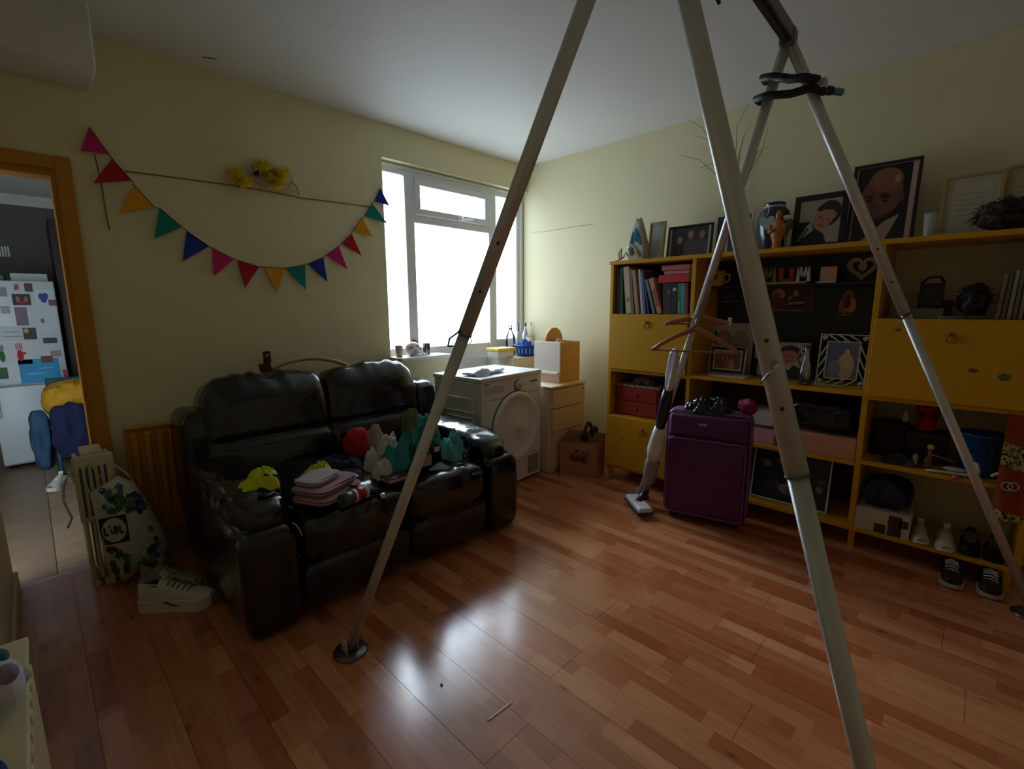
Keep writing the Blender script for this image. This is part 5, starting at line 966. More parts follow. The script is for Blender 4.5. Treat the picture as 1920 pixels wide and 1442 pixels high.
for cu_, cv_ in ((.08, .07), (.92, .93), (.92, .07), (.08, .93)): m_.tube([op(cu_+.06*(1-k/14)*math.cos(k*.9), cv_+.05*(1-k/14)*math.sin(k*.9)) for k in range(13)], .003, 6)
m_.build('wire_scroll', WW, of); c = Ctx(op(.5, .14, .001), Vector((0, -1, 0)), Vector((math.sin(ln_), 0, math.cos(ln_))), Vector((-math.cos(ln_), 0, math.sin(ln_))), w_*.68, h_*.72)
c.rect(0, 1, 0, 1, (96, 104, 124)); c.rect(.0, .5, .3, 1, (84, 96, 126)); c.ell(.62, .34, .26, .36, (190, 166, 146)); c.ell(.66, .76, .10, .11, (80, 54, 44)); c.ell(.64, .72, .085, .10, (200, 158, 136)); c.ell(.3, .25, .2, .25, (120, 126, 140)); c.mb.build('photograph', c.mats, of); MB().obox(op(.5, .5)+Vector((.004, 0, 0)), (0, -1, 0), (math.sin(ln_), 0, math.cos(ln_)), (1, 0, 0), w_*.34, h_*.36, .002).build('backing', M('frame_backing'), of); MB().tube([op(.5, .9)+Vector((.004, 0, 0)), Vector((-.19, y_, ZS+.003))], .004, 6).build('strut', WW, of)
# boxes on the shelf below
def bxi(name, lb, cat, x0, x1, ytop, ybot, X, dep, col, z0=None, r=.003, rough=.6):
    a, b = atX((x0, ytop), X), atX((x1, ybot), X); z0 = b.z if z0 is None else z0; return tag(MB().box(X, X+dep, b.y, a.y, z0, a.z, r).build(name, M('bx_%d_%d_%d' % col, col, rough)), lb, cat)
ZM = .4925
o1 = bxi('cardboard_box', 'wide pinkish cardboard box on the shelf behind the silver leg', 'box', 1478, 1602, 806, 862, -.385, .25, (196, 144, 118), ZM); z1_ = ORG[o1.name].z; a = atX((1540, 806), -.385).z
bl = thing('plastic_bag_box', 'glossy black plastic wrapped box on the pinkish carton', 'box', (-.28, -2.6, a)); p0, p1 = atX((1482, 752), -.38), atX((1600, 752), -.38); MB().sup((-.27, (p0.y+p1.y)/2, a+(p0.z-a)/2), (.11, (p0.y-p1.y)/2, (p0.z-a)/2), 7, 16, lambda q, u: u*.008*noise.noise(q*22)).build('wrap', M('gloss_black', (14, 14, 20), .22, bump=.3, bs=40), bl)
MB().sup((-.378, p1.y+.05, p0.z-.05), (.004, .018, .03), 2, 6).build('knot', M('gloss_black'), bl)
bxi('paper_stack', 'stack of white folders lying on the pink patterned box', 'papers', 1405, 1448, 768, 800, -.36, .22, (196, 188, 190), None); bxi('gift_box', 'pink and white patterned low box on the middle shelf', 'box', 1405, 1450, 800.5, 832, -.365, .23, (206, 150, 156), ZM)
def puzzle(c):
    c.rect(0, 1, 0, 1, (24, 30, 40)); random.seed(5)
    for k in range(26): c.ell(random.uniform(.06, .94), random.uniform(.08, .92), random.uniform(.02, .06), random.uniform(.03, .10), random.choice([(44, 66, 84), (96, 74, 78), (36, 52, 44), (120, 120, 122), (30, 40, 70), (104, 64, 66)]), random.uniform(0, 3))
fr('framed_collage', 'big dark framed collage with a thin white border on the bottom shelf', 1412, 1562, 848, -.31, UZ0+.0015, .008, M('frame_white'), puzzle, .16, cat='framed picture')
# mini chest and plates
ZA = .5155
a, b = atX((1156, 718), -.34), atX((1236, 718), -.34); mc = thing('mini_chest', 'small red stained two-drawer wooden chest in the open compartment', 'drawers', (-.25, (a.y+b.y)/2, ZA)); RW = M('red_wood', (150, 44, 28), .45, var=.2, vs_=6, stretch=(1, 1, 8)); zt_ = a.z
MB().box(-.335, -.12, b.y, a.y, ZA, zt_-.018, .003).build('carcass', RW, mc); MB().box(-.345, -.11, b.y-.006, a.y+.006, zt_-.018, zt_, .003).build('patterned_top', mat_pattern('mosaic_red', [(150, 90, 80), (176, 130, 110), (110, 60, 54), (190, 160, 140)], 90), mc)
for k in range(2):
    z0 = ZA+.012+k*((zt_-.03-ZA)/2); d_ = MB().box(-.345, -.333, b.y+.012, a.y-.012, z0, z0+(zt_-.03-ZA)/2-.008, .003).build('drawer', RW, mc); MB().sup((-.352, (a.y+b.y)/2, z0+.045), (.008, .010, .010), 2, 6).build('knob', RW, d_)
nws = Sup(mc)
for k, (lb, col, r_) in enumerate((('crumpled dark newspaper lying on the mini chest', (52, 46, 46), .075), ('pale folded newspaper on the crumpled dark one', (120, 110, 106), .06))):
    o_ = tag(MB().lay(nws, (-.25, (a.y+b.y)/2-.01*k), r_, .115-.02*k, .024, 31+k, fold=.6, freq=5).build('newspaper', M('news%d' % k, col, .8)), lb, 'newspaper'); nws.add(o_)
q = atX((1215, 700), -.2); tag(MB().lathe([(.001, 0), (.055, 0), (.062, .02), (.062, .05), (.056, .05), (.054, .01), (.001, .008)], (-.135, q.y, nws.top(-.135, q.y, .055)), 28).build('bowl', M('cup_white')), 'white bowl behind the newspapers in the open compartment', 'bowl')
# ================================================================== BAY C
ZC = 1.2625
bxi('flat_case', 'flat grey plastic case in the open top bay', 'case', 1692, 1768, 578, 592, -.33, .17, (110, 108, 100), ZC); zfc = atX((1692, 578), -.33).z; bxi('carton', 'small tan carton on the flat grey case', 'box', 1700, 1722, 549, 577, -.30, .13, (126, 104, 76), zfc); bxi('carton', 'low wide brown carton behind the flat grey case', 'box', 1744, 1782, 563, 591, -.145, .12, (110, 84, 62), ZC)
cm_ = thing('compact_camera', 'black compact camera with a strap on the flat grey case', 'camera', atX((1746, 575), -.34)); p0, p1 = atX((1726, 532), -.345), atX((1766, 575), -.345)
MB().box(-.34, -.30, p1.y, p0.y, p1.z, p0.z, .008, 3).build('body', BLK, cm_); MB().cyl((-.36, (p0.y+p1.y)/2, (p0.z+p1.z)/2), (-.33, (p0.y+p1.y)/2, (p0.z+p1.z)/2), .022, n=20).build('lens', BLK, cm_); MB().tube([Vector((-.32, p0.y, p0.z)), Vector((-.32, p0.y-.03, p0.z+.03)), Vector((-.32, p1.y+.02, p0.z+.032)), Vector((-.32, p1.y, p0.z))], .006, 6).build('strap', BLK, cm_); MB().box(-.335, -.305, (p0.y+p1.y)/2-.016, (p0.y+p1.y)/2+.016, zfc, p1.z).build('stand', BLK, cm_)
a, b = atX((1792, 592), -.30), atX((1862, 530), -.30); fuzzy('wig', 'small black bristly wig in the open top bay', 'wig', (-.30, (a.y+b.y)/2, ZC+(b.z-ZC)/2), (.07, abs(a.y-b.y)/2, (b.z-ZC)/2), M('hair_black', (20, 15, 15), .6), 420, 8, .022)
tag(MB().tube([Vector((-.37, a.y+.06, ZC+.008)), Vector((-.375, a.y, ZC+.009)), Vector((-.37, b.y, ZC+.012))], .006, 8).build('pen', M('pen_grey', (96, 92, 96), .4)), 'thin grey pen lying before the black wig', 'pen')
for k in range(7):
    x0 = 1866+k*11; col = [(128, 112, 92), (96, 86, 74), (150, 138, 118), (110, 98, 80), (136, 122, 104), (84, 74, 64), (140, 128, 110)][k]
    book('magazine', ['tan magazine leaning first beside the black wig', 'brown grey magazine leaning second', 'pale cream magazine leaning third', 'khaki brown magazine leaning fourth', 'light beige magazine leaning fifth', 'dark taupe magazine leaning sixth', 'warm grey magazine leaning last against the upright'][k], x0, x0+9, x0+18, x0+27, 512-k*3, col, X=-.35, z0=ZC, group='magazines in the open top bay')
# middle open shelf
ZD = .5085
def tubv(name, lb, cat, x0, x1, ytop, X, z0, col, taper=.8, handle=False, ridge=False):
    y_, w_, h_ = span(x0, x1, ytop, X, z0); t = thing(name, lb, cat, (X, y_, z0)); r_ = w_/2; m = M('tub_%d_%d_%d' % col, col, .35)
    MB().lathe([(.001, 0), (r_*taper, 0), (r_*(taper+.02), .004), (r_, h_), (r_*1.05, h_), (r_*1.05, h_-.008), (r_*.96, h_-.008), (r_*(taper-.04), .008), (.001, .008)], (X, y_, z0), 30).build('tub_body', m, t)
    if handle: MB().tube([(X, y_+r_*math.cos(a), z0+h_-.01-.02*math.sin(a)) for a in [math.pi*k/10 for k in range(11)]], .004, 6).build('handle', m, t)
    for k in (-1, 1): MB().sup((X-r_*.93, y_+k*r_*.42, z0+h_*.62), (.006, .010, .012), 2, 6).build('grip_hole', BLK, t)
    return t
tubv('plastic_tub', 'royal blue plastic tub on the middle open shelf', 'tub', 1798, 1898, 812, -.26, ZD, (22, 84, 160)); q = atX((1740, 805), -.2)
bxi('dark_case', 'dark brown case carrying the red bucket', 'box', 1700, 1772, 808, 870, -.24, .18, (34, 24, 22), ZD); tubv('bucket', 'small red plastic bucket at the back of the shelf', 'bucket', 1718, 1766, 762, -.20, q.z, (160, 20, 26), .75, True)
q = atX((1697, 790), -.2); bxi('dark_case', 'black case under the small white bottle', 'box', 1640, 1692, 790, 860, -.22, .16, (22, 18, 20), ZD); tag(MB().lathe([(.001, 0), (.014, 0), (.016, .03), (.008, .045), (.008, .06), (.001, .06)], (-.2, q.y, q.z), 16).build('small_bottle', M('cup_white')), 'tiny white bottle on the black case', 'bottle')
toy = thing('toy_crane', 'white plastic toy frame with a pink wheel on the shelf edge', 'toy', atX((1780, 890), -.38)); TWh = M('toy_plastic_white', (196, 190, 192), .4); zz = ZD+.006
def tp(px, dx=0): p = atX(px, -.39+dx); p.z = max(p.z, zz); return p
MB().tube([tp((1735, 882)), tp((1752, 883)), tp((1800, 889)), tp((1828, 892))], .007, 8).build('long_bar', TWh, toy); MB().tube([tp((1825, 893)), tp((1836, 885)), tp((1832, 870)), tp((1820, 866), .03)], .007, 8).build('bent_bar', TWh, toy); MB().tube([tp((1738, 874), .05), tp((1735, 862), .05), tp((1745, 852), .05), tp((1790, 866), .05)], .006, 8).build('curved_bar', M('toy_mauve', (120, 84, 84), .5), toy); MB().sup(tp((1790, 880), .02), (.03, .045, .008), 2, 8).build('plate', TWh, toy); MB().cyl(tp((1784, 900))+Vector((-.02, 0, -.004)), tp((1784, 900))+Vector((-.02, -.025, -.004)), .014, n=16).build('wheel', M('toy_pink', (206, 60, 84), .4), toy)
q = tp((1745, 842), .06); yb_ = thing('toy_figure', 'little toy figure with a yellow head on the shelf', 'toy', (q.x, q.y, ZD)); MB().lathe([(.001, 0), (.016, 0), (.012, .03), (.008, q.z-ZD), (.001, q.z-ZD)], (q.x, q.y, ZD), 14).build('figure_body', M('toy_mauve'), yb_); MB().sup((q.x, q.y, q.z+.01), (.014, .014, .014), 2, 8).build('head', M('toy_yellow', (206, 180, 60), .5), yb_)
q = tp((1718, 845), .05); tag(MB().lathe([(.001, 0), (.013, 0), (.010, .03), (.013, .05), (.008, .066), (.001, .07)], (q.x, q.y, ZD), 14).build('figurine', M('ivory', (176, 160, 140), .5)), 'small ivory figurine beside the yellow headed toy', 'figurine')
tag(MB().tube([tp((1858, 893)), tp((1872, 888)), tp((1886, 883))], .008, 8).build('plastic_pipe', TWh), 'short white plastic pipe before the blue tub', 'pipe')
tag(MB().heap((-.325, -2.96, ZD), .045, .085, .055, 41, fold=.6).build('dark_clutter', mat_pattern('dark_mix', [(30, 24, 26), (60, 48, 46), (24, 28, 34), (80, 66, 60)], 60)), 'dark tangled bundle behind the toys', 'bundle')
# bottom bay
ZE = UZ0+.0008
wx = thing('printed_carton', 'white carton with brown printed squares on the bottom shelf', 'box', (-.30, -2.9, ZE)); p0, p1 = atX((1605, 945), -.395), atX((1703, 1012), -.395); h_ = p0.z-ZE-.01; CW = M('carton_pale', (206, 190, 178), .6); CBn = M('carton_brown', (72, 44, 38), .6)
MB().box(-.392, -.17, p1.y, p0.y, ZE, ZE+h_, .002).build('carton_body', CW, wx)
def face(u0, u1, v0, v1): MB().box(-.3935, -.392, p0.y-(p0.y-p1.y)*u1, p0.y-(p0.y-p1.y)*u0, ZE+h_*v0, ZE+h_*v1).build('printed_square', CBn, wx)
face(.38, .58, .02, .42); face(.62, .86, .02, .92); face(.80, .97, .45, .80); MB().box(-.392, -.30, p0.y-.03, p0.y-.012, ZE+h_, ZE+h_+.004).build('flap', CW, wx)
drape('carrier_bag', 'dark navy bag resting on the printed carton', 'bag', (-.27, (p0.y+p1.y)/2, ZE+h_+.083), (.09, abs(p0.y-p1.y)/2-.028, .07), M('navy_bag', (18, 30, 66), .5, bump=.3), 14)
SG = 'shoes on the bottom shelf'; WS = M('shoe_cream', (196, 186, 164), .6)
shoe('trainer', 'cream slip-on shoe beside the printed carton', (-.30, atX((1724, 1000), -.33).y, ZE), math.radians(186), .22, (SS, WS, SD, WS), SG, laces=False, sole_h=.018); shoe('trainer', 'cream slip-on shoe beside the black shoes on the shelf', (-.31, atX((1772, 1015), -.33).y, ZE), math.radians(182), .24, (SS, WS, SD, WS), SG, laces=False, sole_h=.018)
BKS = M('shoe_black', (22, 18, 20), .5); shoe('trainer', 'black shoe on the bottom shelf after the cream pair', (-.28, atX((1818, 1022), -.33).y, ZE), math.radians(180), .24, (BKS, BKS, SD, SLc), SG, sole_h=.02); shoe('trainer', 'black shoe against the end upright on the bottom shelf', (-.28, atX((1868, 1030), -.33).y+.002, ZE), math.radians(178), .24, (BKS, BKS, SD, SLc), SG, sole_h=.02)
MRN = M('shoe_maroon', (44, 20, 24), .5); shoe('trainer', 'dark maroon trainer with a white sole on the floor under the unit', atZ((1779, 1098), 0)+Vector((.10, 0, 0)), math.radians(184), .28, (M('sole_offwhite', (186, 176, 166), .6), MRN, SD, SS), 'maroon trainers under the unit', sole_h=.026, high=-.075); shoe('trainer', 'dark maroon trainer beside the end leg of the unit', atZ((1853, 1118), 0)+Vector((.10, 0, 0)), math.radians(182), .28, (M('sole_offwhite'), MRN, SD, SS), 'maroon trainers under the unit', sole_h=.026, high=-.075)
# patterned cloth hanging at the end of the unit
ck_ = thing('patterned_cloth', 'rust orange cloth with mosaic bands and ring motifs hanging on the unit end', 'cloth', (-.44, -3.42, .36)); vs_ = []; nz, ny = 26, 14
RST = M('rust_cloth', (150, 60, 14), .85, bump=.2); MOS = mat_pattern('mosaic_cream', [(176, 160, 90), (96, 104, 50), (196, 186, 130), (60, 50, 26)], 110)
m_ = MB()
for i in range(nz+1):
    for j in range(ny+1):
        v = i/nz; u = j/ny; y = -3.315-.03*v*0-.02*(1-v)-u*.22 + .03*(v-.5)*(0); x_ = -.43-.012*math.sin(u*14+v*2)-.01*math.sin(u*5); vs_.append(Vector((x_, y+.015*(1-v)*(1-u)*1.5, .375+v*.48-.02*math.sin(u*6))))
fs = [[i*(ny+1)+j, i*(ny+1)+j+1, (i+1)*(ny+1)+j+1, (i+1)*(ny+1)+j] for i in range(nz) for j in range(ny)]; k = len(vs_)
o_ = len(m_.v); m_.v += vs_ + [p+Vector((.004, 0, 0)) for p in vs_]
for idx, f in enumerate(fs):
    band = idx//ny; mi = 1 if (band in (0, 1) or 13 <= band <= 18) else 0
    m_.f.append(f); m_.sm.append(True); m_.mi.append(mi); m_.f.append([x_+k for x_ in f][::-1]); m_.sm.append(True); m_.mi.append(mi)
m_.build('hanging', [RST, MOS], ck_)
RGc = M('ring_cream', (190, 176, 160), .8)
for (cx_, cy_) in ((1888, 912), (1900, 913)):
    c0 = atX((cx_, cy_), -.452); MB().tube([(c0.x, c0.y+.017*math.cos(a), c0.z+.019*math.sin(a)) for a in [2*math.pi*j/20 for j in range(21)]], .0025, 6, caps=False).build('ring_motif', RGc, ck_)
MB().box(-.445, -.40, -3.47, -3.43, .845, .86).build('hanging_tab', RST, ck_)

# ================================================================== ON AND AROUND THE SOFA
def on_seat(px, z=.515): return atZ(px, z)
LIME = M('hivis_lime', (196, 204, 20), .7, bump=.2)
SS_ = Sup(sf); YMAX = -.70
def laid(name, lb, cat, px, zg, rx, ry, h_, sd, mat, group=None, rot=0.0, fold=.6, freq=7.0, climb=.10, par=None):
    q = atZ(px, zg); q.y = max(-1.07, min(q.y, YMAX)); o = MB().lay(SS_, (q.x, q.y), rx, ry, h_, sd, rot, fold, freq, climb).build(name, mat, par)
    if par is None: tag(o, lb, cat, group)
    SS_.add(o); return o
bxx, byy = Vector((1, .02, 0)).normalized(), Vector((-.02, 1, 0)).normalized()
laid('black_garment', 'black garment spread under the lime vest', 'garment', (520, 935), .50, .12, .06, .02, 61, M('black_cloth', (16, 15, 20), .9), fold=.5, climb=.06)
c = on_seat((545, 925), .50); hv = thing('hivis_vest', 'crumpled lime yellow high-visibility vest with black straps on the sofa seat', 'vest', (c.x, c.y, .49))
laid('vest_body', '', '', (500, 908), .57, .12, .07, .035, 51, LIME, rot=.25, fold=.5, par=hv, climb=.17); laid('vest_front', '', '', (594, 893), .54, .085, .07, .12, 52, LIME, fold=.35, par=hv, climb=.05)
for pts in (((512, 912), (532, 902), (552, 900), (568, 896)), ((500, 924), (520, 916), (540, 908), (556, 902)), ((486, 934), (500, 934), (514, 926))):
    P_ = [on_seat(p, .55) for p in pts]
    for p in P_: p.z = SS_.z(p.x, p.y, .5)+.006
    MB().tube(P_, .011, 8, flat=.4).build('strap', M('black_strap'), hv)
# folded pink clothes (a small pile)
PK = [M('dusty_pink', (186, 140, 144), .9, bump=.3, bs=30), M('mauve_pink', (172, 134, 146), .9, bump=.3, bs=30), M('pale_mauve', (190, 178, 190), .9, bump=.3, bs=30)]
c = Vector((-2.575, -1.13, 0)); zz = Sup(sf).top(c.x, c.y, .05) - .006
for k, (lb, hx_, hy_, hz_, mt, dx_, dy_) in enumerate((('folded dusty pink trousers at the bottom of the small pile', .140, .095, .020, 0, 0, 0), ('folded mauve pink top in the middle of the small pile', .132, .09, .017, 1, -.008, .008), ('folded pale mauve shirt on top of the small pile', .085, .065, .014, 2, -.035, .02))):
    zz += hz_; wv_ = lambda q: Vector((0, 0, .005*noise.noise(Vector((q.x*9, q.y*9, 0))))); fn = lambda q, u: wv_(q) + Vector((u.x, u.y, 0))*.006*math.sin(u.z*9+u.x*3)
    o_ = tag(MB().sup((c.x+dx_, c.y+dy_, zz), (hx_, hy_, hz_), 5, 18, fn, rot=.5).build('folded_garment', PK[mt]), lb, 'garment', 'folded pink clothes'); SS_.add(o_); zz += hz_+.001
laid('navy_garment', 'dark navy sweatshirt bunched in the middle of the sofa', 'garment', (640, 862), .52, .17, .10, .06, 71, M('navy_dark', (26, 32, 58), .9), rot=.2, fold=.4)
# book, box and pouch on the far seat
q = on_seat((762, 892), .50); q.y = -1.13; zq = SS_.top(q.x, q.y, .07)-.003; bk_ = thing('book', 'purple hardback book lying on the sofa seat', 'book', (q.x, q.y, zq))
for off, th_, m, sz in ((.003, .003, M('book_purple', (84, 44, 88), .5), (.085, .065)), (.014, .008, M('pages'), (.081, .061)), (.025, .003, M('book_purple'), (.085, .065))): MB().obox((q.x, q.y, zq+off), bxx, byy, (0, 0, 1), sz[0], sz[1], th_).build('pages' if th_ > .005 else 'cover', m, bk_)
SS_.add(bk_); qb = q + bxx*.145 + byy*.02; zq = SS_.top(qb.x, qb.y, .04)-.003; o_ = tag(MB().obox((qb.x, qb.y, zq+.03), bxx, byy, (0, 0, 1), .055, .05, .03, .003).build('cardboard_box', M('box_mauve', (170, 150, 150), .7)), 'small pale box beside the purple book', 'box'); SS_.add(o_)
qb = q + bxx*.258 + byy*.05; zq = SS_.top(qb.x, qb.y, .03)-.004; sb = thing('black_pouch', 'black pouch with a white tag beside the sofa arm', 'pouch', (qb.x, qb.y, zq)); MB().sup((qb.x, qb.y, zq+.045), (.052, .045, .045), 3, 10).build('pouch_body', M('black_cloth'), sb); MB().box(qb.x-.012, qb.x+.022, qb.y-.048, qb.y-.044, zq+.05, zq+.075).build('tag', M('sill_white'), sb); SS_.add(sb)
# can, cable and cap
c = on_seat((668, 905), .545); dn = Vector((.95, .25, 0)).normalized(); p0 = Vector((c.x-.09, c.y-.03, 0)); p0.z = max(SS_.z(*(p0+dn*k*.023).xy) for k in range(7)) + .031; can = thing('aerosol_can', 'red and white striped can lying on the sofa', 'can', (c.x, c.y, p0.z-.032))
for k, (l0, l1, m, r_) in enumerate(((0, .06, M('can_grey', (70, 80, 80), .4), .030), (.06, .075, M('can_white', (206, 200, 196), .4), .032), (.075, .12, M('can_red', (176, 20, 34), .4), .032), (.12, .138, M('can_white'), .032))): MB().cyl(p0+dn*l0, p0+dn*l1, r_, n=24).build('can_band', m, can)
q = on_seat((698, 914), .50); m_ = MB(); random.seed(77); pts = []
for _ in range(18): x_, y_ = q.x+random.uniform(-.10, .08), q.y+random.uniform(-.05, .04); pts.append(Vector((x_, y_, SS_.z(x_, y_)+.006+random.uniform(0, .012))))
m_.tube(pts, .005, 6); cb_ = thing('cable_tangle', 'tangle of black cable with a small plug on the sofa', 'cable', (q.x, q.y, .49)); m_.build('cable', BLK, cb_); x_, y_ = q.x+.04, q.y-.02; MB().sup((x_, y_, SS_.z(x_, y_)+.014), (.018, .014, .014), 3, 6).build('plug', CHROME, cb_); SS_.add(can)
q = on_seat((672, 838), .56); q.y += .04; q.x += .01; zq = SS_.top(q.x, q.y, .03)-.006; o_ = tag(MB().sup((q.x, q.y, zq+.085), (.07, .05, .085), 2.6, 14, lambda p, u: u*.008*noise.noise(p*20)).build('red_cap', M('red_fabric', (186, 16, 34), .85)), 'plain red cap propped among the clothes', 'cap'); SS_.add(o_)
WT = M('white_tee', (206, 198, 190), .9, bump=.25, bs=25); TL = M('teal_cloth', (44, 146, 146), .85, var=.5, vs_=14, bump=.3, bs=25); GRN = M('green_dark', (28, 84, 68), .85, var=.6, vs_=16, bump=.3); CG = 'clothes heaped on the sofa'
laid('garment', 'dark green cloth low in the clothes pile', 'garment', (800, 862), .54, .19, .13, .14, 92, GRN, CG, rot=64.4, climb=.10)
laid('white_shirt', 'crumpled off-white t-shirt between the red cap and the teal clothes', 'garment', (722, 842), .57, .12, .10, .18, 81, WT, climb=.06)
laid('white_shirt', 'off-white sleeve trailing down to the seat', 'garment', (736, 880), .53, .07, .06, .09, 82, WT, rot=.7)
laid('beige_garment', 'beige garment behind the red cap', 'garment', (694, 815), .58, .08, .05, .16, 83, M('beige_cloth', (176, 160, 140), .9), fold=.4, climb=.06)
for lb, px, zg, rx, ry, h_, sd, mt, cl in (('teal shorts hanging out of the clothes pile', (755, 862), .56, .085, .07, .085, 93, TL, .16), ('navy shirt with pale pattern against the arm', (868, 815), .60, .075, .065, .09, 96, mat_pattern('navy_pattern', [(24, 26, 44), (30, 32, 54), (150, 140, 140), (26, 28, 50)], 70), .14), ('turquoise patterned top near the sofa arm', (838, 812), .62, .10, .085, .10, 94, M('turquoise', (84, 160, 164), .85, var=.2), .16), ('bright teal shirt on top of the clothes pile', (788, 812), .66, .14, .11, .11, 91, TL, .14), ('olive green top at the front of the pile', (826, 850), .62, .07, .05, .045, 95, M('olive_cloth', (92, 110, 70), .85), .14)):
    laid('garment', lb, 'garment', px, zg, rx, ry, h_, sd, mt, CG, rot=sd*.7, climb=cl)
tag(MB().tube([on_seat((548, 980), .47), atY((556, 985), -1.285), atY((563, 996), -1.29), atY((566, 1004), -1.288)], .003, 5).build('drawstring', M('string_white', (186, 176, 166), .8)), 'loose pale drawstring hanging over the seat edge', 'string')

# ---- window sill things
ZW = WZ0+.0225
def onsill(px): return atZ(px, ZW+.03)
q = onsill((741, 672)); w0 = .03; tag(MB().lathe([(.001, 0), (w0*.8, 0), (w0, .085), (w0*.92, .085), (w0*.74, .006), (.001, .006)], (WX0+.05, -.04, ZW), 20).build('cup', M('cup_beige', (206, 190, 160), .4)), 'beige beaker in the corner of the window sill', 'cup')
pg = thing('round_ornament', 'round white painted ornament with pink and green spots on the sill', 'ornament', (WX0+.17, -.05, ZW)); MB().sup((WX0+.16, -.055, ZW+.055), (.062, .05, .055), 2.2, 12).build('ornament_body', M('ornament_white', (226, 222, 220), .35), pg)
for d_, cl in (((-.03, -.045, .07), (200, 130, 150)), ((.02, -.046, .075), (120, 160, 120)), ((.0, -.05, .04), (176, 130, 170)), ((.045, -.035, .055), (150, 60, 60))): MB().sup((WX0+.16+d_[0], -.05+d_[1], ZW+d_[2]), (.016, .008, .016), 2, 6).build('spot', M('spot_%d' % cl[1], cl, .5), pg)
pt_ = thing('picture_plate', 'dark rimmed round plate leaning behind the spotted ornament', 'plate', (WX0+.22, -.0, ZW)); MB().cyl((WX0+.22, .012, ZW+.060), (WX0+.218, .022, ZW+.060), .06, n=28).build('plate', M('plate_maroon', (120, 56, 56), .35), pt_)
tag(MB().lathe([(.001, 0), (.026, 0), (.03, .09), (.027, .09), (.024, .006), (.001, .006)], (WX0+.29, -.06, ZW), 20).build('tumbler', mat_glass()), 'clear glass tumbler on the window sill', 'glass'); tag(MB().heap((WX0+.20, -.11, ZW), .07, .025, .02, 15, fold=.5).build('paper_scrap', M('sill_white')), 'crumpled white paper along the sill edge', 'paper')
# ---- papers on the dryer
p0 = DP(-.12, .18, DH); tag(MB().sup(p0+Vector((0, 0, .0185)), (.19, .085, .014), 4, 16, lambda q, u: Vector((0, 0, .008*noise.noise(q*18))), rot=DR+.12).build('envelope_packet', M('packet_white', (206, 210, 226), .5)), 'padded white packet lying on the dryer top', 'packet')
p0 = DP(-.22, .10, DH); tag(MB().lay(Sup(dr, bpy.data.objects['envelope_packet']), (p0.x, p0.y), .065, .036, .010, 23).build('plastic_wrap', M('wrap_white', (216, 220, 232), .35)), 'crumpled clear plastic wrap at the end of the packet', 'wrap')
# ---- behind the dryer: tub, basket, bottles on the low wall
ZR = .8805
tb = thing('storage_tub', 'translucent white tub with a yellow lid behind the dryer', 'tub', (-.56, -.16, ZR)); p0, p1 = atY((931, 655), -.18), atY((961, 655), -.18); MB().box(p0.x, p1.x, -.20, -.06, ZR, p0.z-.02, .008, 3).build('tub_body', M('tub_white', (206, 204, 196), .4), tb); MB().box(p0.x-.008, p1.x+.008, -.208, -.052, p0.z-.022, p0.z+.006, .006).build('lid', M('lid_yellow', (222, 190, 60), .45), tb)
p0, p1 = atY((966, 648), -.22), atY((1003, 648), -.22); bb = thing('basket', 'bright blue plastic basket filled with bottles and cloths', 'basket', ((p0.x+p1.x)/2, -.20, ZR)); cxb = (p0.x+p1.x)/2+.04; BLU = M('basket_blue', (16, 78, 186), .4); hb = p0.z-ZR
MB().lathe([(.001, 0), (.085, 0), (.11, hb), (.118, hb), (.118, hb-.012), (.106, hb-.012), (.082, .006), (.001, .006)], (cxb, -.20, ZR), 28).build('basket_body', BLU, bb)
for k in range(9):
    a = math.radians(180+k*20); MB().sup((cxb+.1*math.cos(a), -.20+.1*math.sin(a), ZR+hb*.5), (.004, .004, hb*.3), 2.5, 4).build('slot', M('basket_slot', (150, 180, 210), .5), bb)
bcl = tag(MB().heap((cxb, -.20, ZR+hb-.04), .072, .07, .10, 33, fold=.5).build('blue_cloth', M('cloth_blue', (30, 70, 150), .85)), 'rumpled blue cloth spilling from the basket', 'cloth'); tag(MB().lay(Sup(bcl), (cxb+.02, -.225), .04, .032, .03, 34).build('white_cloth', M('sill_white')), 'small white cloth in the blue basket', 'cloth')
def bottle(lb, px, r_, h_, mat, capm, yy=-.10, z0=ZR):
    c = atY(px, yy); t = thing('bottle', lb, 'bottle', (c.x, yy, z0)); MB().lathe([(.001, 0), (r_, 0), (r_, h_*.62), (r_*.45, h_*.8), (r_*.38, h_*.9), (.001, h_*.9)], (c.x, yy, z0), 20).build('bottle_body', mat, t); MB().lathe([(r_*.42, h_*.88), (r_*.42, h_), (.001, h_)], (c.x, yy, z0), 16).build('cap', capm, t)
bottle('round clear glass bottle behind the yellow lidded tub', (957, 640), .045, .28, GL, GL, -.02); bottle('slim white bottle with a grey cap behind the basket', (985, 640), .028, .30, M('bottle_white', (206, 210, 214), .35), M('cap_grey', (96, 100, 104), .4), -.03)
sg_ = thing('spray_bottle', 'grey handled spray bottle behind the blue basket', 'bottle', atY((972, 640), -.04)); c = atY((972, 640), -.04); MB().cyl((c.x, -.04, ZR), (c.x, -.04, ZR+.22), .022, n=16).build('bottle_body', M('bottle_white'), sg_); MB().tube([(c.x, -.04, ZR+.22), (c.x-.01, -.05, ZR+.28), (c.x-.03, -.06, ZR+.30)], .008, 8).build('spray_head', M('cap_grey'), sg_)
sg_ = thing('cleaning_brush', 'tall grey handled brush beside the slim white bottle', 'brush', atY((997, 640), -.05)); c = atY((997, 640), -.05); MB().tube([(c.x, -.05, ZR), (c.x+.01, -.05, ZR+.18), (c.x-.005, -.05, ZR+.30)], .010, 8).build('brush_handle', M('cap_grey'), sg_)
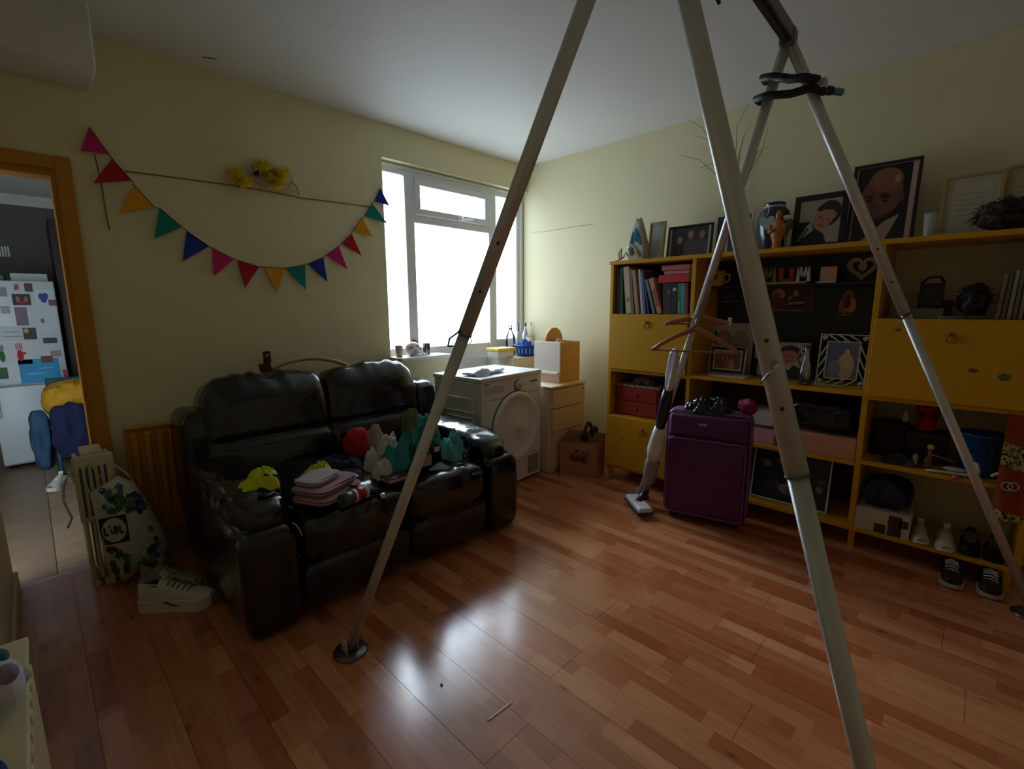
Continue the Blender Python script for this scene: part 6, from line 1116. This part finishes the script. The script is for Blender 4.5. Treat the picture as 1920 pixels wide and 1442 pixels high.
# ---- brown paper bag with black strap
pb_ = thing('paper_bag', 'brown paper carrier bag with dark scrawled print beside the chest', 'bag', (-.46, -1.0, 0)); KRA = M('kraft_paper', (176, 122, 86), .8, var=.1, bump=.2, bs=20); C0, C1, C2 = Vector((-.585, -.90, 0)), Vector((-.475, -1.165, 0)), Vector((-.325, -1.14, 0)); C3 = C0+(C2-C1); m_ = MB(); hts = [.27, .285, .33, .34]; B_ = [C0, C1, C2, C3]; T_ = [p + Vector((0, 0, h_)) + (p-(C0+C2)/2)*.04 for p, h_ in zip(B_, hts)]
g = 8; 
def side(a0, a1, t0, t1, sd):
    n_ = (a1-a0).cross(Vector((0, 0, 1))).normalized(); vs_ = [a0.lerp(a1, i/g).lerp(t0.lerp(t1, i/g), j/g) + n_*(.010*noise.noise(Vector((i*.6+sd, j*.6, 0)))*math.sin(math.pi*i/g)) for i in range(g+1) for j in range(g+1)]; m_.add(vs_, [[i*(g+1)+j, (i+1)*(g+1)+j, (i+1)*(g+1)+j+1, i*(g+1)+j+1] for i in range(g) for j in range(g)], True)
for i in range(4): side(B_[i], B_[(i+1) % 4], T_[i], T_[(i+1) % 4], i*5)
m_.add(B_, [[3, 2, 1, 0]]); bagp = m_.build('bag_body', KRA, pb_)
nrm = (C1-C0).cross(Vector((0, 0, 1))).normalized(); nrm = nrm if nrm.dot(CAM-C0) > 0 else -nrm; random.seed(3)
for r_ in range(16):
    u0, z_ = random.uniform(.22, .66), random.uniform(.05, .215); ph = random.uniform(0, 6); ln_ = random.uniform(.10, .2); pts = []
    for j in range(12): t = j/11; pts.append(C0.lerp(C1, u0+ln_*t) + nrm*.009 + Vector((0, 0, z_+.011*math.sin(t*random.uniform(9, 12)+ph)+.012*t*math.cos(ph))))
    MB().tube(pts, random.uniform(.0016, .0034), 5).build('scrawl', M('scrawl_brown', (84, 50, 38), .8), bagp)
sx_ = thing('black_bundle', 'black headphones like bundle sticking out of the paper bag', 'bundle', ((T_[1]+T_[3])/2)); c = (T_[2]+T_[3])/2; MB().tube([c+Vector((-.07+.14*k/12, -.01, -.03+.10*math.sin(math.pi*k/12))) for k in range(13)], .014, 8).build('band', BLK, sx_); MB().sup(c+Vector((.05, -.03, -.01)), (.045, .03, .05), 2.4, 8).build('pad', BLK, sx_); MB().sup(c+Vector((-.06, -.02, -.03)), (.03, .025, .04), 2.4, 8).build('pad', BLK, sx_); tag(MB().heap(((C0+C2)/2)+Vector((0, 0, .20)), .075, .042, .05, 45, rot=math.atan2(C1.y-C0.y, C1.x-C0.x)).build('black_cloth', M('black_cloth')), 'black cloth inside the brown paper bag', 'cloth')
# ---- stick vacuum cleaner leaning by the suitcase
h0 = atZ((1212, 951), 0); top = atX((1292, 652), -.70); vc = thing('stick_vacuum', 'white and grey stick vacuum cleaner leaning beside the purple suitcase', 'vacuum cleaner', (h0.x, h0.y, 0)); pl_, tl_, sl_, dl_ = on_leg('c', 905); ph_, th_2, sh_, dh_ = on_leg('c', 655); sr_ = sl_ if sl_.dot(CR) > 0 else -sl_; b0 = pl_ + tl_*.082 + sr_*.035; top = ph_ + tl_*.050 - sr_*.046; ax = (top-b0).normalized()
VW = M('vac_white', (214, 220, 232), .3); VG = M('vac_grey', (140, 134, 146), .35); VD = M('vac_dark', (40, 40, 50), .4)
p0, p1 = atZ((1186, 938), .03), atZ((1208, 962), .03); hdx = (p1-p0).normalized(); hdy = Vector((-hdx.y, hdx.x, 0)); hc = (p0+p1)/2
MB().obox(hc+Vector((0, 0, .022)), hdx, hdy, (0, 0, 1), .125, .045, .018, .010, 3).build('floor_head', VW, vc); MB().obox(hc+Vector((0, 0, .006)), hdx, hdy, (0, 0, 1), .13, .05, .006, .003).build('head_base', VD, vc); MB().cyl(hc+Vector((0, 0, .03)), b0+ax*.03, .022, n=14).build('neck', VD, vc)
MB().cyl(b0, b0+ax*.16, .020, n=16).build('lower_tube', VG, vc); MB().tube([b0+ax*.10, b0+ax*.14, b0+ax*.28, b0+ax*.34], [.03, .042, .046, .036], 20).build('dust_bin', VG, vc); MB().tube([b0+ax*.33, b0+ax*.40, b0+ax*.52, b0+ax*.58], [.042, .05, .040, .030], 18).build('motor_body', VW, vc)
MB().tube([b0+ax*.57, b0+ax*.66, b0+ax*.78, b0+ax*.86], [.026, .034, .034, .026], 14).build('battery_grip', M('vac_navy', (22, 26, 54), .4), vc); up_ = Vector((0, 0, 1)); sd = ax.cross(up_).normalized(); bk = sd.cross(ax).normalized(); L_ = (top-b0).length
MB().tube([b0+ax*.82, b0+ax*.92+bk*.05, b0+ax*(L_-.05)+bk*.06, b0+ax*L_+bk*.02, b0+ax*(L_-.02)-bk*.03, b0+ax*.90-bk*.02, b0+ax*.84], .016, 12).build('handle_loop', VW, vc)
# ---- hangers hooked on the far leg
HW = M('hanger_wood', (176, 112, 78), .45, stretch=(1, 6, 1))
def hanger(lb, ypx, dirv, span_, drop, clip=False, face_=1):
    p, tow, side, dn = on_leg('c', ypx); tow = tow*face_; o_ = p+tow*.05; d = Vector(dirv).normalized(); t = thing('coat_hanger', lb, 'hanger', (o_.x, o_.y, o_.z-.14), 'wooden hangers hooked on the frame leg')
    m_ = MB(); m_.tube([p+tow*.0232+side*.006, p+tow*.0245-dn*.022, p+tow*.036-dn*.034, o_-dn*.02, o_+Vector((0, 0, -.024))], .003, 7); m_.build('hook', CHROME, t)
    for s_ in (-1, 1):
        pts = [o_+Vector((0, 0, -.025))+d*s_*k*span_ + Vector((0, 0, -drop*(k**1.3))) for k in (0, .12, .3, .55, .8, 1.0)]; MB().tube(pts, [.014, .016, .014, .012, .011, .009], 10).build('shoulder', HW, t)
    a = o_+d*span_*.94+Vector((0, 0, -.025-drop)); b = o_-d*span_*.94+Vector((0, 0, -.025-drop)); MB().cyl(a, b, .005, n=10).build('trouser_bar', HW, t)
    if clip: MB().box(a.x-.012, a.x+.012, a.y-.01, a.y+.01, a.z-.01, a.z+.035, .003).build('clip', CHROME, t)
hanger('wooden coat hanger hanging broadside on the silver leg', 600, (.25, -1, 0), .215, .115); hanger('wooden coat hanger with a metal clip behind the silver leg', 594, (.55, -.84, 0), .17, .035, True, -1)
# ---- on top of the suitcase
tp_ = A + ux*sw*.48 + un*SDp*.5 + Vector((0, 0, SH+.028)); tag(MB().lay(Sup(su), (tp_.x, tp_.y), .15, .07, .07, 101, rot=math.atan2(ux.y, ux.x), fold=.65, freq=9).build('bin_bag', M('gloss_black')), 'shiny black plastic bag crumpled on the purple suitcase', 'bag')
tag(MB().sup(A+ux*sw*.92+un*SDp*.6+Vector((0, 0, SH+.045)), (.04, .05, .045), 2.5, 10, lambda q, u: u*.01*noise.noise(q*30)).build('crimson_pouch', M('crimson_cloth', (130, 16, 70), .7)), 'crimson pouch at the corner of the suitcase top', 'pouch')
# sliver of pale straw and a crumb on the floor
p0, p1 = atZ((915, 1350), .002), atZ((960, 1316), .002); dd = (p1-p0).normalized(); tag(MB().obox((p0+p1)/2, dd, Vector((-dd.y, dd.x, 0)), (0, 0, 1), (p1-p0).length/2, .003, .001).build('straw', M('straw_pale', (236, 222, 206), .6)), 'thin pale straw lying on the laminate floor', 'straw'); tag(MB().sup(atZ((828, 1284), .003), (.004, .005, .003), 2, 5).build('crumb', BLK), 'tiny black crumb on the laminate floor', 'crumb')
